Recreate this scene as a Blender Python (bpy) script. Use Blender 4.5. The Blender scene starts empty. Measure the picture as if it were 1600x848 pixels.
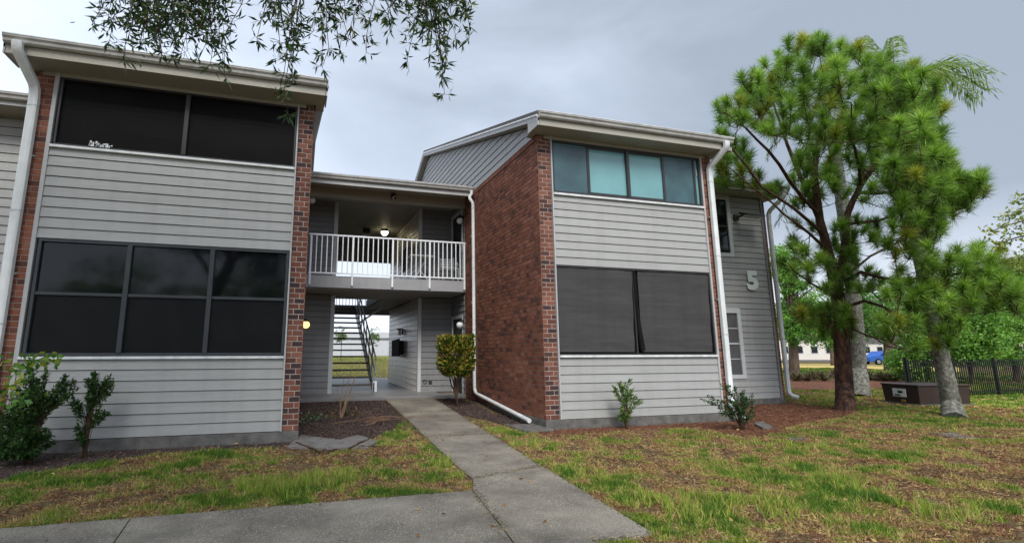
import bpy, bmesh, math, random
import numpy as np
from mathutils import Vector, Matrix
random.seed(5); rng = np.random.default_rng(5)
R = math.radians
scn = bpy.context.scene
COL = scn.collection

# ------------------------------------------------------------------ camera
CAM_Z = 1.45; YAW = -16.525; PITCH = 10.31; FPX = 801.5; CX, CY = 702.0, 402.2
cam = bpy.data.cameras.new("camera")
cam.sensor_width = 36; cam.lens = FPX / 1600 * 36
cam.shift_x = (800 - CX) / 1600; cam.shift_y = -(424 - CY) / 1600
cam.clip_start = 0.05; cam.clip_end = 2000
co = bpy.data.objects.new("camera", cam); COL.objects.link(co)
co.location = (0, 0, CAM_Z); co.rotation_euler = (R(90 + PITCH), 0, R(YAW))
scn.camera = co

# ------------------------------------------------------------------ world: overcast sky
SUN_EL, SUN_AZ = 46, 193      # azimuth measured clockwise from +Y
w = bpy.data.worlds.new("World"); scn.world = w; w.use_nodes = True
nt = w.node_tree; nt.nodes.clear()
def N(nt, t, **k):
    n = nt.nodes.new(t)
    for a, b in k.items():
        setattr(n, a, b)
    return n
out = N(nt, 'ShaderNodeOutputWorld'); bg = N(nt, 'ShaderNodeBackground'); bg2 = N(nt, 'ShaderNodeBackground')
sky = N(nt, 'ShaderNodeTexSky', sky_type='NISHITA'); sky.sun_disc = False
sky.sun_elevation = R(SUN_EL); sky.sun_rotation = R(SUN_AZ)
nt.links.new(sky.outputs[0], bg.inputs[0]); bg.inputs[1].default_value = 0.06
tc = N(nt, 'ShaderNodeTexCoord'); mp = N(nt, 'ShaderNodeMapping'); mp.inputs['Scale'].default_value = (1, 1, 2.0)
nz = N(nt, 'ShaderNodeTexNoise'); nz.inputs['Scale'].default_value = 1.7; nz.inputs['Detail'].default_value = 6; nz.inputs['Roughness'].default_value = .5
nz.inputs['Distortion'].default_value = .5
rp = N(nt, 'ShaderNodeValToRGB'); e = rp.color_ramp.elements
e[0].position = .32; e[0].color = (.245, .285, .345, 1); e[1].position = .72; e[1].color = (.60, .67, .80, 1)
sep = N(nt, 'ShaderNodeSeparateXYZ'); mr = N(nt, 'ShaderNodeMapRange'); mr.inputs[1].default_value = 0; mr.inputs[2].default_value = .22
mr.inputs[3].default_value = .9; mr.inputs[4].default_value = 0
mx = N(nt, 'ShaderNodeMix', data_type='RGBA'); mx.inputs[7].default_value = (.72, .76, .84, 1)
nt.links.new(tc.outputs['Generated'], mp.inputs[0]); nt.links.new(mp.outputs[0], nz.inputs[0]); pass
nt.links.new(tc.outputs['Generated'], sep.inputs[0]); nt.links.new(sep.outputs[2], mr.inputs[0]); nt.links.new(mr.outputs[0], mx.inputs[0])
dt = N(nt, 'ShaderNodeVectorMath', operation='DOT_PRODUCT'); dt.inputs[1].default_value = (.80, .42, .43)
nt.links.new(tc.outputs['Generated'], dt.inputs[0]); mg = N(nt, 'ShaderNodeMapRange'); mg.inputs[1].default_value = -.2; mg.inputs[2].default_value = 1.0; mg.inputs[3].default_value = .34; mg.inputs[4].default_value = -.20
nt.links.new(dt.outputs['Value'], mg.inputs[0]); fl_ = N(nt, 'ShaderNodeMapRange'); fl_.inputs[3].default_value = .2; fl_.inputs[4].default_value = .8; nt.links.new(nz.outputs[0], fl_.inputs[0]); adn = N(nt, 'ShaderNodeMath', operation='ADD'); nt.links.new(fl_.outputs[0], adn.inputs[0]); nt.links.new(mg.outputs[0], adn.inputs[1]); nt.links.new(adn.outputs[0], rp.inputs[0])
nt.links.new(rp.outputs[0], mx.inputs[6]); nt.links.new(mx.outputs[2], bg2.inputs[0]); bg2.inputs[1].default_value = 1.0
ad = N(nt, 'ShaderNodeMixShader'); ad.inputs[0].default_value = .9
nt.links.new(bg.outputs[0], ad.inputs[1]); nt.links.new(bg2.outputs[0], ad.inputs[2]); nt.links.new(ad.outputs[0], out.inputs[0])
sl = bpy.data.lights.new("sun", 'SUN'); sl.energy = 1.9; sl.angle = R(25); sl.color = (1, .96, .9)
so = bpy.data.objects.new("sun", sl); COL.objects.link(so)
sd = Vector((math.sin(R(SUN_AZ)) * math.cos(R(SUN_EL)), math.cos(R(SUN_AZ)) * math.cos(R(SUN_EL)), math.sin(R(SUN_EL))))
so.rotation_euler = sd.to_track_quat('Z', 'Y').to_euler(); so.location = sd * 50
scn.view_settings.view_transform = 'Standard'; scn.view_settings.look = 'None'
scn.view_settings.exposure = 0.88; scn.view_settings.gamma = 1
scn.cycles.max_bounces = 6; scn.cycles.transparent_max_bounces = 16

# ------------------------------------------------------------------ helpers
cyaw, syaw = math.cos(R(YAW)), math.sin(R(YAW)); cp, sp = math.cos(R(PITCH)), math.sin(R(PITCH))
CM = Matrix(((cyaw, -syaw, 0), (syaw, cyaw, 0), (0, 0, 1))) @ Matrix(((1, 0, 0), (0, cp, -sp), (0, sp, cp)))
def dirv(u, v): return CM @ Vector(((u - CX) / FPX, 1, -(v - CY) / FPX))
def on(u, v, ax, val):
    d = dirv(u, v); c = Vector((0, 0, CAM_Z)); return c + d * ((val - c[ax]) / d[ax])
def gp(u, v, z=0.0):
    p = on(u, v, 2, z); return (p.x, p.y)
def dep(u, v, depth):                       # point at a given distance along the viewing axis
    return Vector((0, 0, CAM_Z)) + dirv(u, v) * depth

WL = {}
def reg(o, name, parent, loc):
    COL.objects.link(o)
    wl = Vector(loc)
    if parent is not None:
        o.parent = parent; o.location = wl - WL[parent]
    else:
        o.location = wl
    WL[o] = wl
    return o
def props(o, label=None, cat=None, group=None, kind=None):
    if label: o['label'] = label
    if cat: o['category'] = cat
    if group: o['group'] = group
    if kind: o['kind'] = kind
    return o
def empty(name, loc, label=None, cat=None, group=None, kind=None, rz=0):
    o = bpy.data.objects.new(name, None); o.empty_display_size = .2
    reg(o, name, None, loc); o.rotation_euler.z = rz
    return props(o, label, cat, group, kind)
def inst(name, mesh, parent, loc, rz=0):
    o = bpy.data.objects.new(name, mesh); reg(o, name, parent, loc); o.rotation_euler.z = rz; return o

class MB:
    def __init__(s): s.v = []; s.f = []
    def add(s, vs, fs):
        b = len(s.v); s.v += [tuple(v) for v in vs]; s.f += [tuple(i + b for i in f) for f in fs]; return s
    def box(s, x0, x1, y0, y1, z0, z1):
        return s.add([(x0,y0,z0),(x1,y0,z0),(x1,y1,z0),(x0,y1,z0),(x0,y0,z1),(x1,y0,z1),(x1,y1,z1),(x0,y1,z1)],
                     [(0,3,2,1),(4,5,6,7),(0,1,5,4),(1,2,6,5),(2,3,7,6),(3,0,4,7)])
    def bar(s, a, b, wdt, dpt, up=(0,0,1)):
        a = Vector(a); b = Vector(b); d = (b - a).normalized(); upv = Vector(up)
        sx = d.cross(upv)
        if sx.length < 1e-4: sx = d.cross(Vector((0,1,0)))
        sx.normalize(); sz = sx.cross(d).normalized(); sx *= wdt/2; sz *= dpt/2
        vs = [a-sx-sz, a+sx-sz, a+sx+sz, a-sx+sz, b-sx-sz, b+sx-sz, b+sx+sz, b-sx+sz]
        return s.add(vs, [(0,1,2,3),(4,7,6,5),(0,4,5,1),(1,5,6,2),(2,6,7,3),(3,7,4,0)])
    def tube(s, pts, rads, n=8, cap=True, sq=None):
        pts = [Vector(p) for p in pts]
        if not hasattr(rads, '__len__'): rads = [rads]*len(pts)
        rings = []; prev = None
        for i, p in enumerate(pts):
            t = (pts[min(i+1, len(pts)-1)] - pts[max(i-1, 0)])
            if t.length < 1e-9: t = Vector((0,0,1))
            t.normalize()
            if prev is None:
                ref = Vector((1,0,0)) if abs(t.x) < .8 else Vector((0,1,0))
                nx = (ref - t*ref.dot(t)).normalized()
            else:
                nx = (prev - t*prev.dot(t)).normalized()
            prev = nx; ny = t.cross(nx)
            ring = []
            for k in range(n):
                a = 2*math.pi*(k+.5)/n
                c, q = math.cos(a), math.sin(a)
                if sq:   # rounded rectangle section
                    m = max(abs(c), abs(q)); f = 1/m; f = min(f, 1.28); c *= f*sq[0]; q *= f*sq[1]
                ring.append(p + (nx*c + ny*q)*rads[i])
            rings.append(ring)
        b = len(s.v)
        for r in rings: s.v += [tuple(x) for x in r]
        for i in range(len(rings)-1):
            for k in range(n):
                s.f.append((b+i*n+k, b+i*n+(k+1)%n, b+(i+1)*n+(k+1)%n, b+(i+1)*n+k))
        if cap:
            s.f.append(tuple(b+k for k in range(n))[::-1]); e0 = b+(len(rings)-1)*n
            s.f.append(tuple(e0+k for k in range(n)))
        return s
    def sphere(s, c, r, n=16, m=10, sc=(1,1,1)):
        vs = []; fs = []
        for i in range(m+1):
            th = math.pi*i/m
            for k in range(n):
                a = 2*math.pi*k/n
                vs.append((c[0]+r*sc[0]*math.sin(th)*math.cos(a), c[1]+r*sc[1]*math.sin(th)*math.sin(a), c[2]+r*sc[2]*math.cos(th)))
        for i in range(m):
            for k in range(n):
                fs.append((i*n+k, (i+1)*n+k, (i+1)*n+(k+1)%n, i*n+(k+1)%n))
        return s.add(vs, fs)
    def prism(s, poly, axis, a, b):
        """poly: list of 2D points in the two other axes (in order), extruded along axis a..b"""
        def mk(p, h):
            if axis == 0: return (h, p[0], p[1])
            if axis == 1: return (p[0], h, p[1])
            return (p[0], p[1], h)
        n = len(poly)
        vs = [mk(p, a) for p in poly] + [mk(p, b) for p in poly]
        fs = [tuple(range(n))[::-1], tuple(range(n, 2*n))] + [(i, (i+1)%n, n+(i+1)%n, n+i) for i in range(n)]
        return s.add(vs, fs)
    def mesh(s, name, mat, smooth=False, bevel=0):
        me = bpy.data.meshes.new(name); me.from_pydata(s.v, [], s.f); me.materials.append(mat)
        bm = bmesh.new(); bm.from_mesh(me)
        bmesh.ops.recalc_face_normals(bm, faces=bm.faces)
        if bevel:
            bmesh.ops.bevel(bm, geom=list(bm.edges), offset=bevel, segments=1, affect='EDGES')
        if smooth:
            for f in bm.faces: f.smooth = True
        bm.to_mesh(me); bm.free()
        if smooth:
            try: me.set_sharp_from_angle(angle=R(50))
            except Exception: pass
        return me
    def build(s, name, mat, parent=None, smooth=False, bevel=0, label=None, cat=None, group=None, kind=None):
        o = bpy.data.objects.new(name, s.mesh(name, mat, smooth, bevel))
        reg(o, name, parent, (0, 0, 0)); return props(o, label, cat, group, kind)

def npmesh(name, V, nper, cols, mat, parent=None, **k):
    """V (n*nper,3) polygons of nper corners each, cols (n,3)"""
    V = np.asarray(V, np.float32).reshape(-1, 3); n = len(V)//nper
    me = bpy.data.meshes.new(name)
    me.vertices.add(len(V)); me.vertices.foreach_set('co', V.ravel())
    me.loops.add(len(V)); me.loops.foreach_set('vertex_index', np.arange(len(V), dtype=np.int32))
    me.polygons.add(n); me.polygons.foreach_set('loop_start', np.arange(n, dtype=np.int32)*nper)
    me.update(calc_edges=True)
    at = me.attributes.new('Col', 'FLOAT_COLOR', 'FACE')
    c4 = np.ones((n, 4), np.float32); c4[:, :3] = np.clip(cols, 0, 1); at.data.foreach_set('color', c4.ravel())
    me.materials.append(mat)
    o = bpy.data.objects.new(name, me); reg(o, name, parent, (0, 0, 0)); return props(o, **k)

def unit(a): return a/np.maximum(np.linalg.norm(a, axis=-1, keepdims=True), 1e-9)
def rdir(n): return unit(rng.normal(size=(n, 3)))
def leaves(base, d, ln, wd, fold=.0):
    """diamond leaves: base (n,3), direction d, length, width arrays -> (n*4,3)"""
    n = len(base); d = unit(d); s = unit(np.cross(d, rdir(n)))
    ln = np.broadcast_to(ln, (n,))[:, None]; wd = np.broadcast_to(wd, (n,))[:, None]
    nn = np.cross(d, s)
    mid = base + d*ln*.45 + nn*wd*fold
    return np.stack([base, mid + s*wd*.5, base + d*ln, mid - s*wd*.5], 1).reshape(-1, 3)
def needles(base, d, ln, wd):
    n = len(base); d = unit(d); s = unit(np.cross(d, rdir(n)))
    ln = np.broadcast_to(ln, (n,))[:, None]; wd = np.broadcast_to(wd, (n,))[:, None]
    return np.stack([base - s*wd/2, base + s*wd/2, base + d*ln], 1).reshape(-1, 3)

# value noise
_G = np.random.default_rng(77).random((256, 256))
def vnoise(x, y, sc):
    x = np.asarray(x)/sc + 1000; y = np.asarray(y)/sc + 1000
    xi = np.floor(x).astype(int); yi = np.floor(y).astype(int); fx = x-xi; fy = y-yi
    fx = fx*fx*(3-2*fx); fy = fy*fy*(3-2*fy)
    g = lambda a, b: _G[a % 256, b % 256]
    return (g(xi, yi)*(1-fx)+g(xi+1, yi)*fx)*(1-fy)+(g(xi, yi+1)*(1-fx)+g(xi+1, yi+1)*fx)*fy
def fbm(x, y, sc, o=4):
    a = 0; t = 0
    for i in range(o):
        a = a + vnoise(x+17*i, y+31*i, sc/2**i)*.5**i; t += .5**i
    return a/t

# ------------------------------------------------------------------ materials
def mat_base(name, rough=.6, spec=.3):
    m = bpy.data.materials.new(name); m.use_nodes = True
    b = m.node_tree.nodes['Principled BSDF']; b.inputs['Roughness'].default_value = rough
    b.inputs['Specular IOR Level'].default_value = spec
    return m, m.node_tree, b
def paint(name, col, rough=.55, var=.12, scale=3., bump=.1, bscale=60., objvar=0., stretch=(1,1,1), spec=.3, streak=0, metal=0):
    m, t, b = mat_base(name, rough, spec); L = t.links.new
    b.inputs['Metallic'].default_value = metal
    tc = N(t, 'ShaderNodeTexCoord'); mp = N(t, 'ShaderNodeMapping'); mp.inputs['Scale'].default_value = stretch
    gm = N(t, 'ShaderNodeNewGeometry')
    L(gm.outputs['Position'], mp.inputs[0])
    n = N(t, 'ShaderNodeTexNoise'); n.inputs['Scale'].default_value = scale; n.inputs['Detail'].default_value = 6; n.inputs['Roughness'].default_value = .6
    L(mp.outputs[0], n.inputs[0])
    mr = N(t, 'ShaderNodeMapRange'); mr.inputs[1].default_value = .25; mr.inputs[2].default_value = .75; mr.inputs[3].default_value = 1-var; mr.inputs[4].default_value = 1+var
    L(n.outputs[0], mr.inputs[0]); val = mr.outputs[0]
    if objvar:
        oi = N(t, 'ShaderNodeObjectInfo'); m2 = N(t, 'ShaderNodeMapRange'); m2.inputs[3].default_value = 1-objvar; m2.inputs[4].default_value = 1+objvar
        L(oi.outputs['Random'], m2.inputs[0]); mu = N(t, 'ShaderNodeMath', operation='MULTIPLY'); L(val, mu.inputs[0]); L(m2.outputs[0], mu.inputs[1]); val = mu.outputs[0]
    if streak:
        mps = N(t, 'ShaderNodeMapping'); mps.inputs['Scale'].default_value = (7, 7, .5); L(gm.outputs['Position'], mps.inputs[0])
        ns = N(t, 'ShaderNodeTexNoise'); ns.inputs['Scale'].default_value = 1; ns.inputs['Detail'].default_value = 4; L(mps.outputs[0], ns.inputs[0])
        ms = N(t, 'ShaderNodeMapRange'); ms.inputs[1].default_value = .45; ms.inputs[2].default_value = .8; ms.inputs[3].default_value = 1; ms.inputs[4].default_value = 1-streak
        L(ns.outputs[0], ms.inputs[0]); mu = N(t, 'ShaderNodeMath', operation='MULTIPLY'); L(val, mu.inputs[0]); L(ms.outputs[0], mu.inputs[1]); val = mu.outputs[0]
    vm = N(t, 'ShaderNodeVectorMath', operation='SCALE'); vm.inputs[0].default_value = col; L(val, vm.inputs['Scale'])
    L(vm.outputs[0], b.inputs['Base Color'])
    if bump:
        n2 = N(t, 'ShaderNodeTexNoise'); n2.inputs['Scale'].default_value = bscale; n2.inputs['Detail'].default_value = 4; L(mp.outputs[0], n2.inputs[0])
        bp = N(t, 'ShaderNodeBump'); bp.inputs['Strength'].default_value = bump; bp.inputs['Distance'].default_value = .01
        L(n2.outputs[0], bp.inputs['Height']); L(bp.outputs[0], b.inputs['Normal'])
    return m
def ramp_mat(name, stops, rough=.8, source='object', noise_scale=25, bump=.3, spec=.2, detail_var=.25, nstretch=(1,1,1)):
    """colour picked per object (shared mesh), per face attribute Col.r or by noise"""
    m, t, b = mat_base(name, rough, spec); L = t.links.new
    rp = N(t, 'ShaderNodeValToRGB')
    while len(rp.color_ramp.elements) < len(stops): rp.color_ramp.elements.new(.5)
    for e, (p, c) in zip(rp.color_ramp.elements, stops): e.position = p; e.color = (*c, 1)
    gm = N(t, 'ShaderNodeNewGeometry'); mp = N(t, 'ShaderNodeMapping'); mp.inputs['Scale'].default_value = nstretch; L(gm.outputs['Position'], mp.inputs[0])
    n = N(t, 'ShaderNodeTexNoise'); n.inputs['Scale'].default_value = noise_scale; n.inputs['Detail'].default_value = 6; n.inputs['Roughness'].default_value = .65; L(mp.outputs[0], n.inputs[0])
    if source == 'object': L(N(t, 'ShaderNodeObjectInfo').outputs['Random'], rp.inputs[0])
    elif source == 'attr':
        a = N(t, 'ShaderNodeAttribute', attribute_name='Col'); L(a.outputs['Fac'], rp.inputs[0])
    else: L(n.outputs[0], rp.inputs[0])
    mr = N(t, 'ShaderNodeMapRange'); mr.inputs[1].default_value = .3; mr.inputs[2].default_value = .7; mr.inputs[3].default_value = 1-detail_var; mr.inputs[4].default_value = 1+detail_var
    n3 = N(t, 'ShaderNodeTexNoise'); n3.inputs['Scale'].default_value = 1.1; n3.inputs['Detail'].default_value = 3; L(gm.outputs['Position'], n3.inputs[0])
    sm = N(t, 'ShaderNodeMath', operation='ADD'); L(n.outputs[0], sm.inputs[0]); L(n3.outputs[0], sm.inputs[1])
    hf = N(t, 'ShaderNodeMath', operation='MULTIPLY'); hf.inputs[1].default_value = .5; L(sm.outputs[0], hf.inputs[0]); L(hf.outputs[0], mr.inputs[0])
    vm = N(t, 'ShaderNodeVectorMath', operation='SCALE'); L(rp.outputs[0], vm.inputs[0]); L(mr.outputs[0], vm.inputs['Scale']); L(vm.outputs[0], b.inputs['Base Color'])
    bp = N(t, 'ShaderNodeBump'); bp.inputs['Strength'].default_value = bump; bp.inputs['Distance'].default_value = .01; L(n.outputs[0], bp.inputs['Height']); L(bp.outputs[0], b.inputs['Normal'])
    return m
def leafmat(name, trans=.35, rough=.5, spec=.35):
    m, t, b = mat_base(name, rough, spec); L = t.links.new
    a = N(t, 'ShaderNodeAttribute', attribute_name='Col'); L(a.outputs['Color'], b.inputs['Base Color'])
    tr = N(t, 'ShaderNodeBsdfTranslucent'); vm = N(t, 'ShaderNodeVectorMath', operation='MULTIPLY'); vm.inputs[1].default_value = (1.1, 1.25, .6)
    L(a.outputs['Color'], vm.inputs[0]); L(vm.outputs[0], tr.inputs[0])
    mx = N(t, 'ShaderNodeMixShader'); mx.inputs[0].default_value = trans
    o = t.nodes['Material Output']; L(b.outputs[0], mx.inputs[1]); L(tr.outputs[0], mx.inputs[2]); L(mx.outputs[0], o.inputs[0])
    return m
def glassdark(name, col, rough, trans, spec=.5, var=.3, scale=1.5):
    """dark pane; lets a little of the room behind show"""
    m, t, b = mat_base(name, rough, spec); L = t.links.new
    gm = N(t, 'ShaderNodeNewGeometry'); n = N(t, 'ShaderNodeTexNoise'); n.inputs['Scale'].default_value = scale; n.inputs['Detail'].default_value = 5
    L(gm.outputs['Position'], n.inputs[0]); mr = N(t, 'ShaderNodeMapRange'); mr.inputs[1].default_value = .3; mr.inputs[2].default_value = .7; mr.inputs[3].default_value = 1-var; mr.inputs[4].default_value = 1+var
    L(n.outputs[0], mr.inputs[0]); vm = N(t, 'ShaderNodeVectorMath', operation='SCALE'); vm.inputs[0].default_value = col; L(mr.outputs[0], vm.inputs['Scale']); L(vm.outputs[0], b.inputs['Base Color'])
    n2 = N(t, 'ShaderNodeTexNoise'); n2.inputs['Scale'].default_value = 2.2; L(gm.outputs['Position'], n2.inputs[0])
    bp = N(t, 'ShaderNodeBump'); bp.inputs['Strength'].default_value = .012; bp.inputs['Distance'].default_value = .05; L(n2.outputs[0], bp.inputs['Height']); L(bp.outputs[0], b.inputs['Normal'])
    if trans:
        tr = N(t, 'ShaderNodeBsdfTransparent'); mx = N(t, 'ShaderNodeMixShader'); mx.inputs[0].default_value = trans
        o = t.nodes['Material Output']; L(b.outputs[0], mx.inputs[1]); L(tr.outputs[0], mx.inputs[2]); L(mx.outputs[0], o.inputs[0])
    return m
def emis(name, col, st):
    m, t, b = mat_base(name); b.inputs['Base Color'].default_value = (*col, 1)
    b.inputs['Emission Color'].default_value = (*col, 1); b.inputs['Emission Strength'].default_value = st; return m

M = {}
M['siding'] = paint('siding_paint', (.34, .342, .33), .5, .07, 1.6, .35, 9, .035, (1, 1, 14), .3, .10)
M['siding_shaded'] = paint('siding_paint_grey_shaded', (.205, .207, .212), .55, .09, 1.6, .35, 9, .04, (1, 1, 14), .3, .12)  # grey siding, darkened so its colour carries the breezeway shade
M["siding_side"] = paint('siding_paint_passage', (.265, .268, .27), .55, .12, 2, .35, 9, .05, (14, 1, 1))
M['siding_warm'] = paint('siding_paint_worn_sheen', (.72, .68, .58), .28, .22, 4, .5, 12, .05, (3, 3, 8), .4, .25)  # worn whitish siding, colour made paler to stand in for grazing sheen
M['gap'] = paint('dark_joint', (.05, .05, .05), .9, .1)
M['trim'] = paint('trim_paint', (.48, .50, .51), .45, .06, 4, .1, 40, 0, (1,1,1), .35, .08)
M['white'] = paint('white_enamel', (.66, .68, .67), .45, .12, 5, .08, 30, 0, (1,1,1), .35, .28)
M['rail'] = paint('rail_enamel', (.78, .81, .84), .35, .05, 8, .0, 30, 0, (1,1,1), .4)
M['soffit'] = paint('soffit_paint', (.34, .32, .27), .6, .07, 2.5, .12, 25)
M['gutter'] = paint('gutter_metal', (.42, .41, .385), .45, .14, 3, .06, 20, 0, (.4, 1, 3), .4, .32)
M['fascia'] = paint('fascia_paint', (.40, .40, .395), .5, .07, 3, .1, 30, 0, (1,.5,2))
M['roof'] = ramp_mat('roof_shingle', [(0, (.08, .075, .07)), (1, (.16, .15, .14))], .9, 'noise', 30)
M['mortar'] = paint('mortar', (.40, .33, .29), .9, .16, 6, .5, 90)
BR = [(0, (.045, .030, .032)), (.22, (.065, .035, .032)), (.32, (.12, .05, .036)), (.6, (.155, .062, .042)), (.85, (.185, .077, .052)), (1, (.22, .095, .065))]
M['brick'] = ramp_mat('brick_face', BR, .85, 'object', 22, .5)
M['brick_a'] = ramp_mat('brick_face_wall', [(0, (.085, .042, .036)), (.15, (.14, .058, .040)), (.5, (.205, .078, .048)), (.8, (.235, .093, .058)), (1, (.27, .118, .078))], .85, 'attr', 22, .5)
M['frame'] = paint('dark_bronze_frame', (.030, .027, .028), .35, .15, 6, 0, 30, 0, (1,1,1), .45)
M['frame_grey'] = paint('weathered_frame', (.035, .04, .045), .45, .2, 6, 0, 30, 0, (1,1,1), .4)
M['screen'] = glassdark('insect_screen', (.006, .005, .005), .4, .34, .12, .3, 3)
M['screen2'] = glassdark('lower_sash_screen', (.006, .0065, .0075), .35, .15, .2, .35, 4)
M['glass'] = glassdark('dark_window_glass', (.005, .006, .007), .06, .10, .35, .3, 1)
M['teal'] = glassdark('teal_tinted_glass', (.15, .33, .34), .12, 0, .6, .10, 1.2)
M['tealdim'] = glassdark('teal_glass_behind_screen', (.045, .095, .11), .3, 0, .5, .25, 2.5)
M['shade'] = paint('mesh_sun_shade', (.060, .058, .058), .8, .18, 1.6, .5, 30, 0, (1.0, 1.0, 9), .15, .10)
M['black'] = paint('black_fabric', (.008, .008, .009), .8, .2, 5, .1, 30, 0, (1,1,1), .1)
M['room'] = paint('room_wall', (.05, .045, .04), .9, .15, 1)
M['concrete'] = paint('foundation_concrete', (.125, .12, .112), .9, .45, 5, .6, 40, 0, (1,1,1), .2)
M['blind'] = paint('closed_blind', (.085, .085, .09), .6, .2, 2, .1, 20)
M['oldslab'] = paint('old_slab_concrete', (.165, .155, .145), .9, .35, 5, .6, 40)
M['siding_lightened'] = paint('siding_paint_grey_lightened', (.33, .33, .325), .55, .09, 1.6, .35, 9, .04, (1, 1, 14), .3, .12)  # lighter copy of the grey siding; recess brightness is put into the colour
M['fasciagrey'] = paint('balcony_fascia_paint', (.31, .31, .32), .5, .08, 3, .1, 30, 0, (.5, 1, 2), .3, .12)
M['slab'] = paint('entry_slab_concrete', (.20, .195, .19), .45, .18, 1.3, .2, 60, 0, (1,1,1), .5)
M['ceiling'] = paint('porch_ceiling_paint', (.27, .26, .245), .6, .15, 2, .3, 12, .05, (.6, 10, 1))
M['door'] = paint('door_paint', (.05, .055, .065), .4, .1)
M['metal'] = paint('painted_steel', (.30, .32, .34), .4, .15, 5, 0)
M['treadm'] = paint('stair_tread', (.10, .095, .09), .7, .2, 4, .3)
M['blackmetal'] = paint('black_metal', (.008, .009, .010), .75, .2, 5, 0)
M['globe'] = paint('opal_globe', (.72, .74, .74), .3, .03, 3, 0)
M['globe_lit'] = emis('lit_globe', (1, .62, .18), 1.6)
M['lamp_lit'] = emis('lit_ceiling_lamp', (1, .88, .55), 5)
M['barkpine'] = ramp_mat('pine_bark', [(.36, (.025, .018, .015)), (.5, (.080, .046, .034)), (.66, (.18, .085, .055))], .95, 'noise', 7, 1., .1, .3, (1, 1, .35))
M['barkdark'] = ramp_mat('pine_branch_bark', [(.3, (.03, .02, .015)), (.7, (.11, .065, .045))], .95, 'noise', 12, .8, .1, .3, (1, 1, .4))
M['barkgrey'] = ramp_mat('palm_trunk_lichen', [(.32, (.075, .075, .062)), (.5, (.16, .155, .13)), (.6, (.22, .225, .19)), (.72, (.34, .35, .31))], .95, 'noise', 16, .9, .1, .3, (1, 1, .8))
M['barkfar'] = ramp_mat('tree_bark', [(.3, (.07, .05, .04)), (.7, (.18, .13, .10))], .95, 'noise', 8, .8, .1, .3, (1, 1, .3))
M['leaf'] = leafmat('leaf'); M['needle'] = leafmat('pine_needle', .38, .45, .35); M['oakleaf'] = leafmat('oak_leaf', .3, .35, .5)
M['grass'] = leafmat('grass_blade', .3, .6, .2); M['litter'] = leafmat('dry_litter', .1, .9, .1)
M['mulch'] = ramp_mat('dark_mulch', [(.3, (.030, .022, .021)), (.5, (.075, .053, .048)), (.7, (.13, .10, .09))], .95, 'noise', 35, 1., .1, .3)
M['straw'] = ramp_mat('red_pine_straw', [(.3, (.06, .028, .019)), (.5, (.14, .062, .040)), (.7, (.24, .12, .075))], .95, 'noise', 45, 1., .1, .3)

# ------------------------------------------------------------------ ground
XL1_, XR0_ = .10, 4.60
def road_h(x, y):
    x = np.asarray(x, float); y = np.asarray(y, float)
    s = np.clip((y-26)/16, 0, 1); s = s*s*(3-2*s); q = np.clip((22-x)/8, 0, 1)
    e = np.clip((y-9.8)/3.6, 0, 1); e = e*e*(3-2*e)*np.clip((XR0_-x)/.05, 0, 1)*np.clip((x-XL1_)/.05, 0, 1)*(y < 14.5)
    return .95*s*q+.17*e
def ground_sheet():
    xs = np.concatenate([[-900, -300, -100, -40], np.arange(-20, -.1, .5), [0, .09, .13], np.arange(.3, 4.55, .3), [4.57, 4.61], np.arange(5, 60, .5), [70, 90, 120, 200, 400, 900]])
    ys = np.concatenate([[-200, -60, -20], np.arange(-6, 9.6, .5), np.arange(9.8, 14.6, .2), np.arange(15, 60, .5), [70, 90, 130, 250, 500, 900]])
    X, Y = np.meshgrid(xs, ys); Z = road_h(X, Y)
    nx, ny = len(xs), len(ys)
    V = np.stack([X, Y, Z], -1).reshape(-1, 3)
    F = [(j*nx+i, j*nx+i+1, (j+1)*nx+i+1, (j+1)*nx+i) for j in range(ny-1) for i in range(nx-1)]
    m, t, b = mat_base('lawn_soil', .95, .1); L = t.links.new
    gm = N(t, 'ShaderNodeNewGeometry')
    a = N(t, 'ShaderNodeTexNoise'); a.inputs['Scale'].default_value = .55; a.inputs['Detail'].default_value = 8; a.inputs['Roughness'].default_value = .65; L(gm.outputs['Position'], a.inputs[0])
    c = N(t, 'ShaderNodeTexNoise'); c.inputs['Scale'].default_value = 30; c.inputs['Detail'].default_value = 6; L(gm.outputs['Position'], c.inputs[0])
    r1 = N(t, 'ShaderNodeValToRGB'); es = r1.color_ramp.elements; es[0].position = .35; es[0].color = (.09, .085, .035, 1); es[1].position = .7; es[1].color = (.20, .13, .08, 1)
    em = es.new(.5); em.color = (.14, .11, .055, 1)
    L(a.outputs[0], r1.inputs[0])
    mr = N(t, 'ShaderNodeMapRange'); mr.inputs[1].default_value = .3; mr.inputs[2].default_value = .7; mr.inputs[3].default_value = .45; mr.inputs[4].default_value = 1.3; L(c.outputs[0], mr.inputs[0])
    vm = N(t, 'ShaderNodeVectorMath', operation='SCALE'); L(r1.outputs[0], vm.inputs[0]); L(mr.outputs[0], vm.inputs['Scale']); L(vm.outputs[0], b.inputs['Base Color'])
    bp = N(t, 'ShaderNodeBump'); bp.inputs['Strength'].default_value = .8; bp.inputs['Distance'].default_value = .03; L(c.outputs[0], bp.inputs['Height']); L(bp.outputs[0], b.inputs['Normal'])
    mb = MB(); mb.v = [tuple(v) for v in V]; mb.f = F
    return mb.build('ground', m, kind='structure')
ground_sheet()

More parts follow.
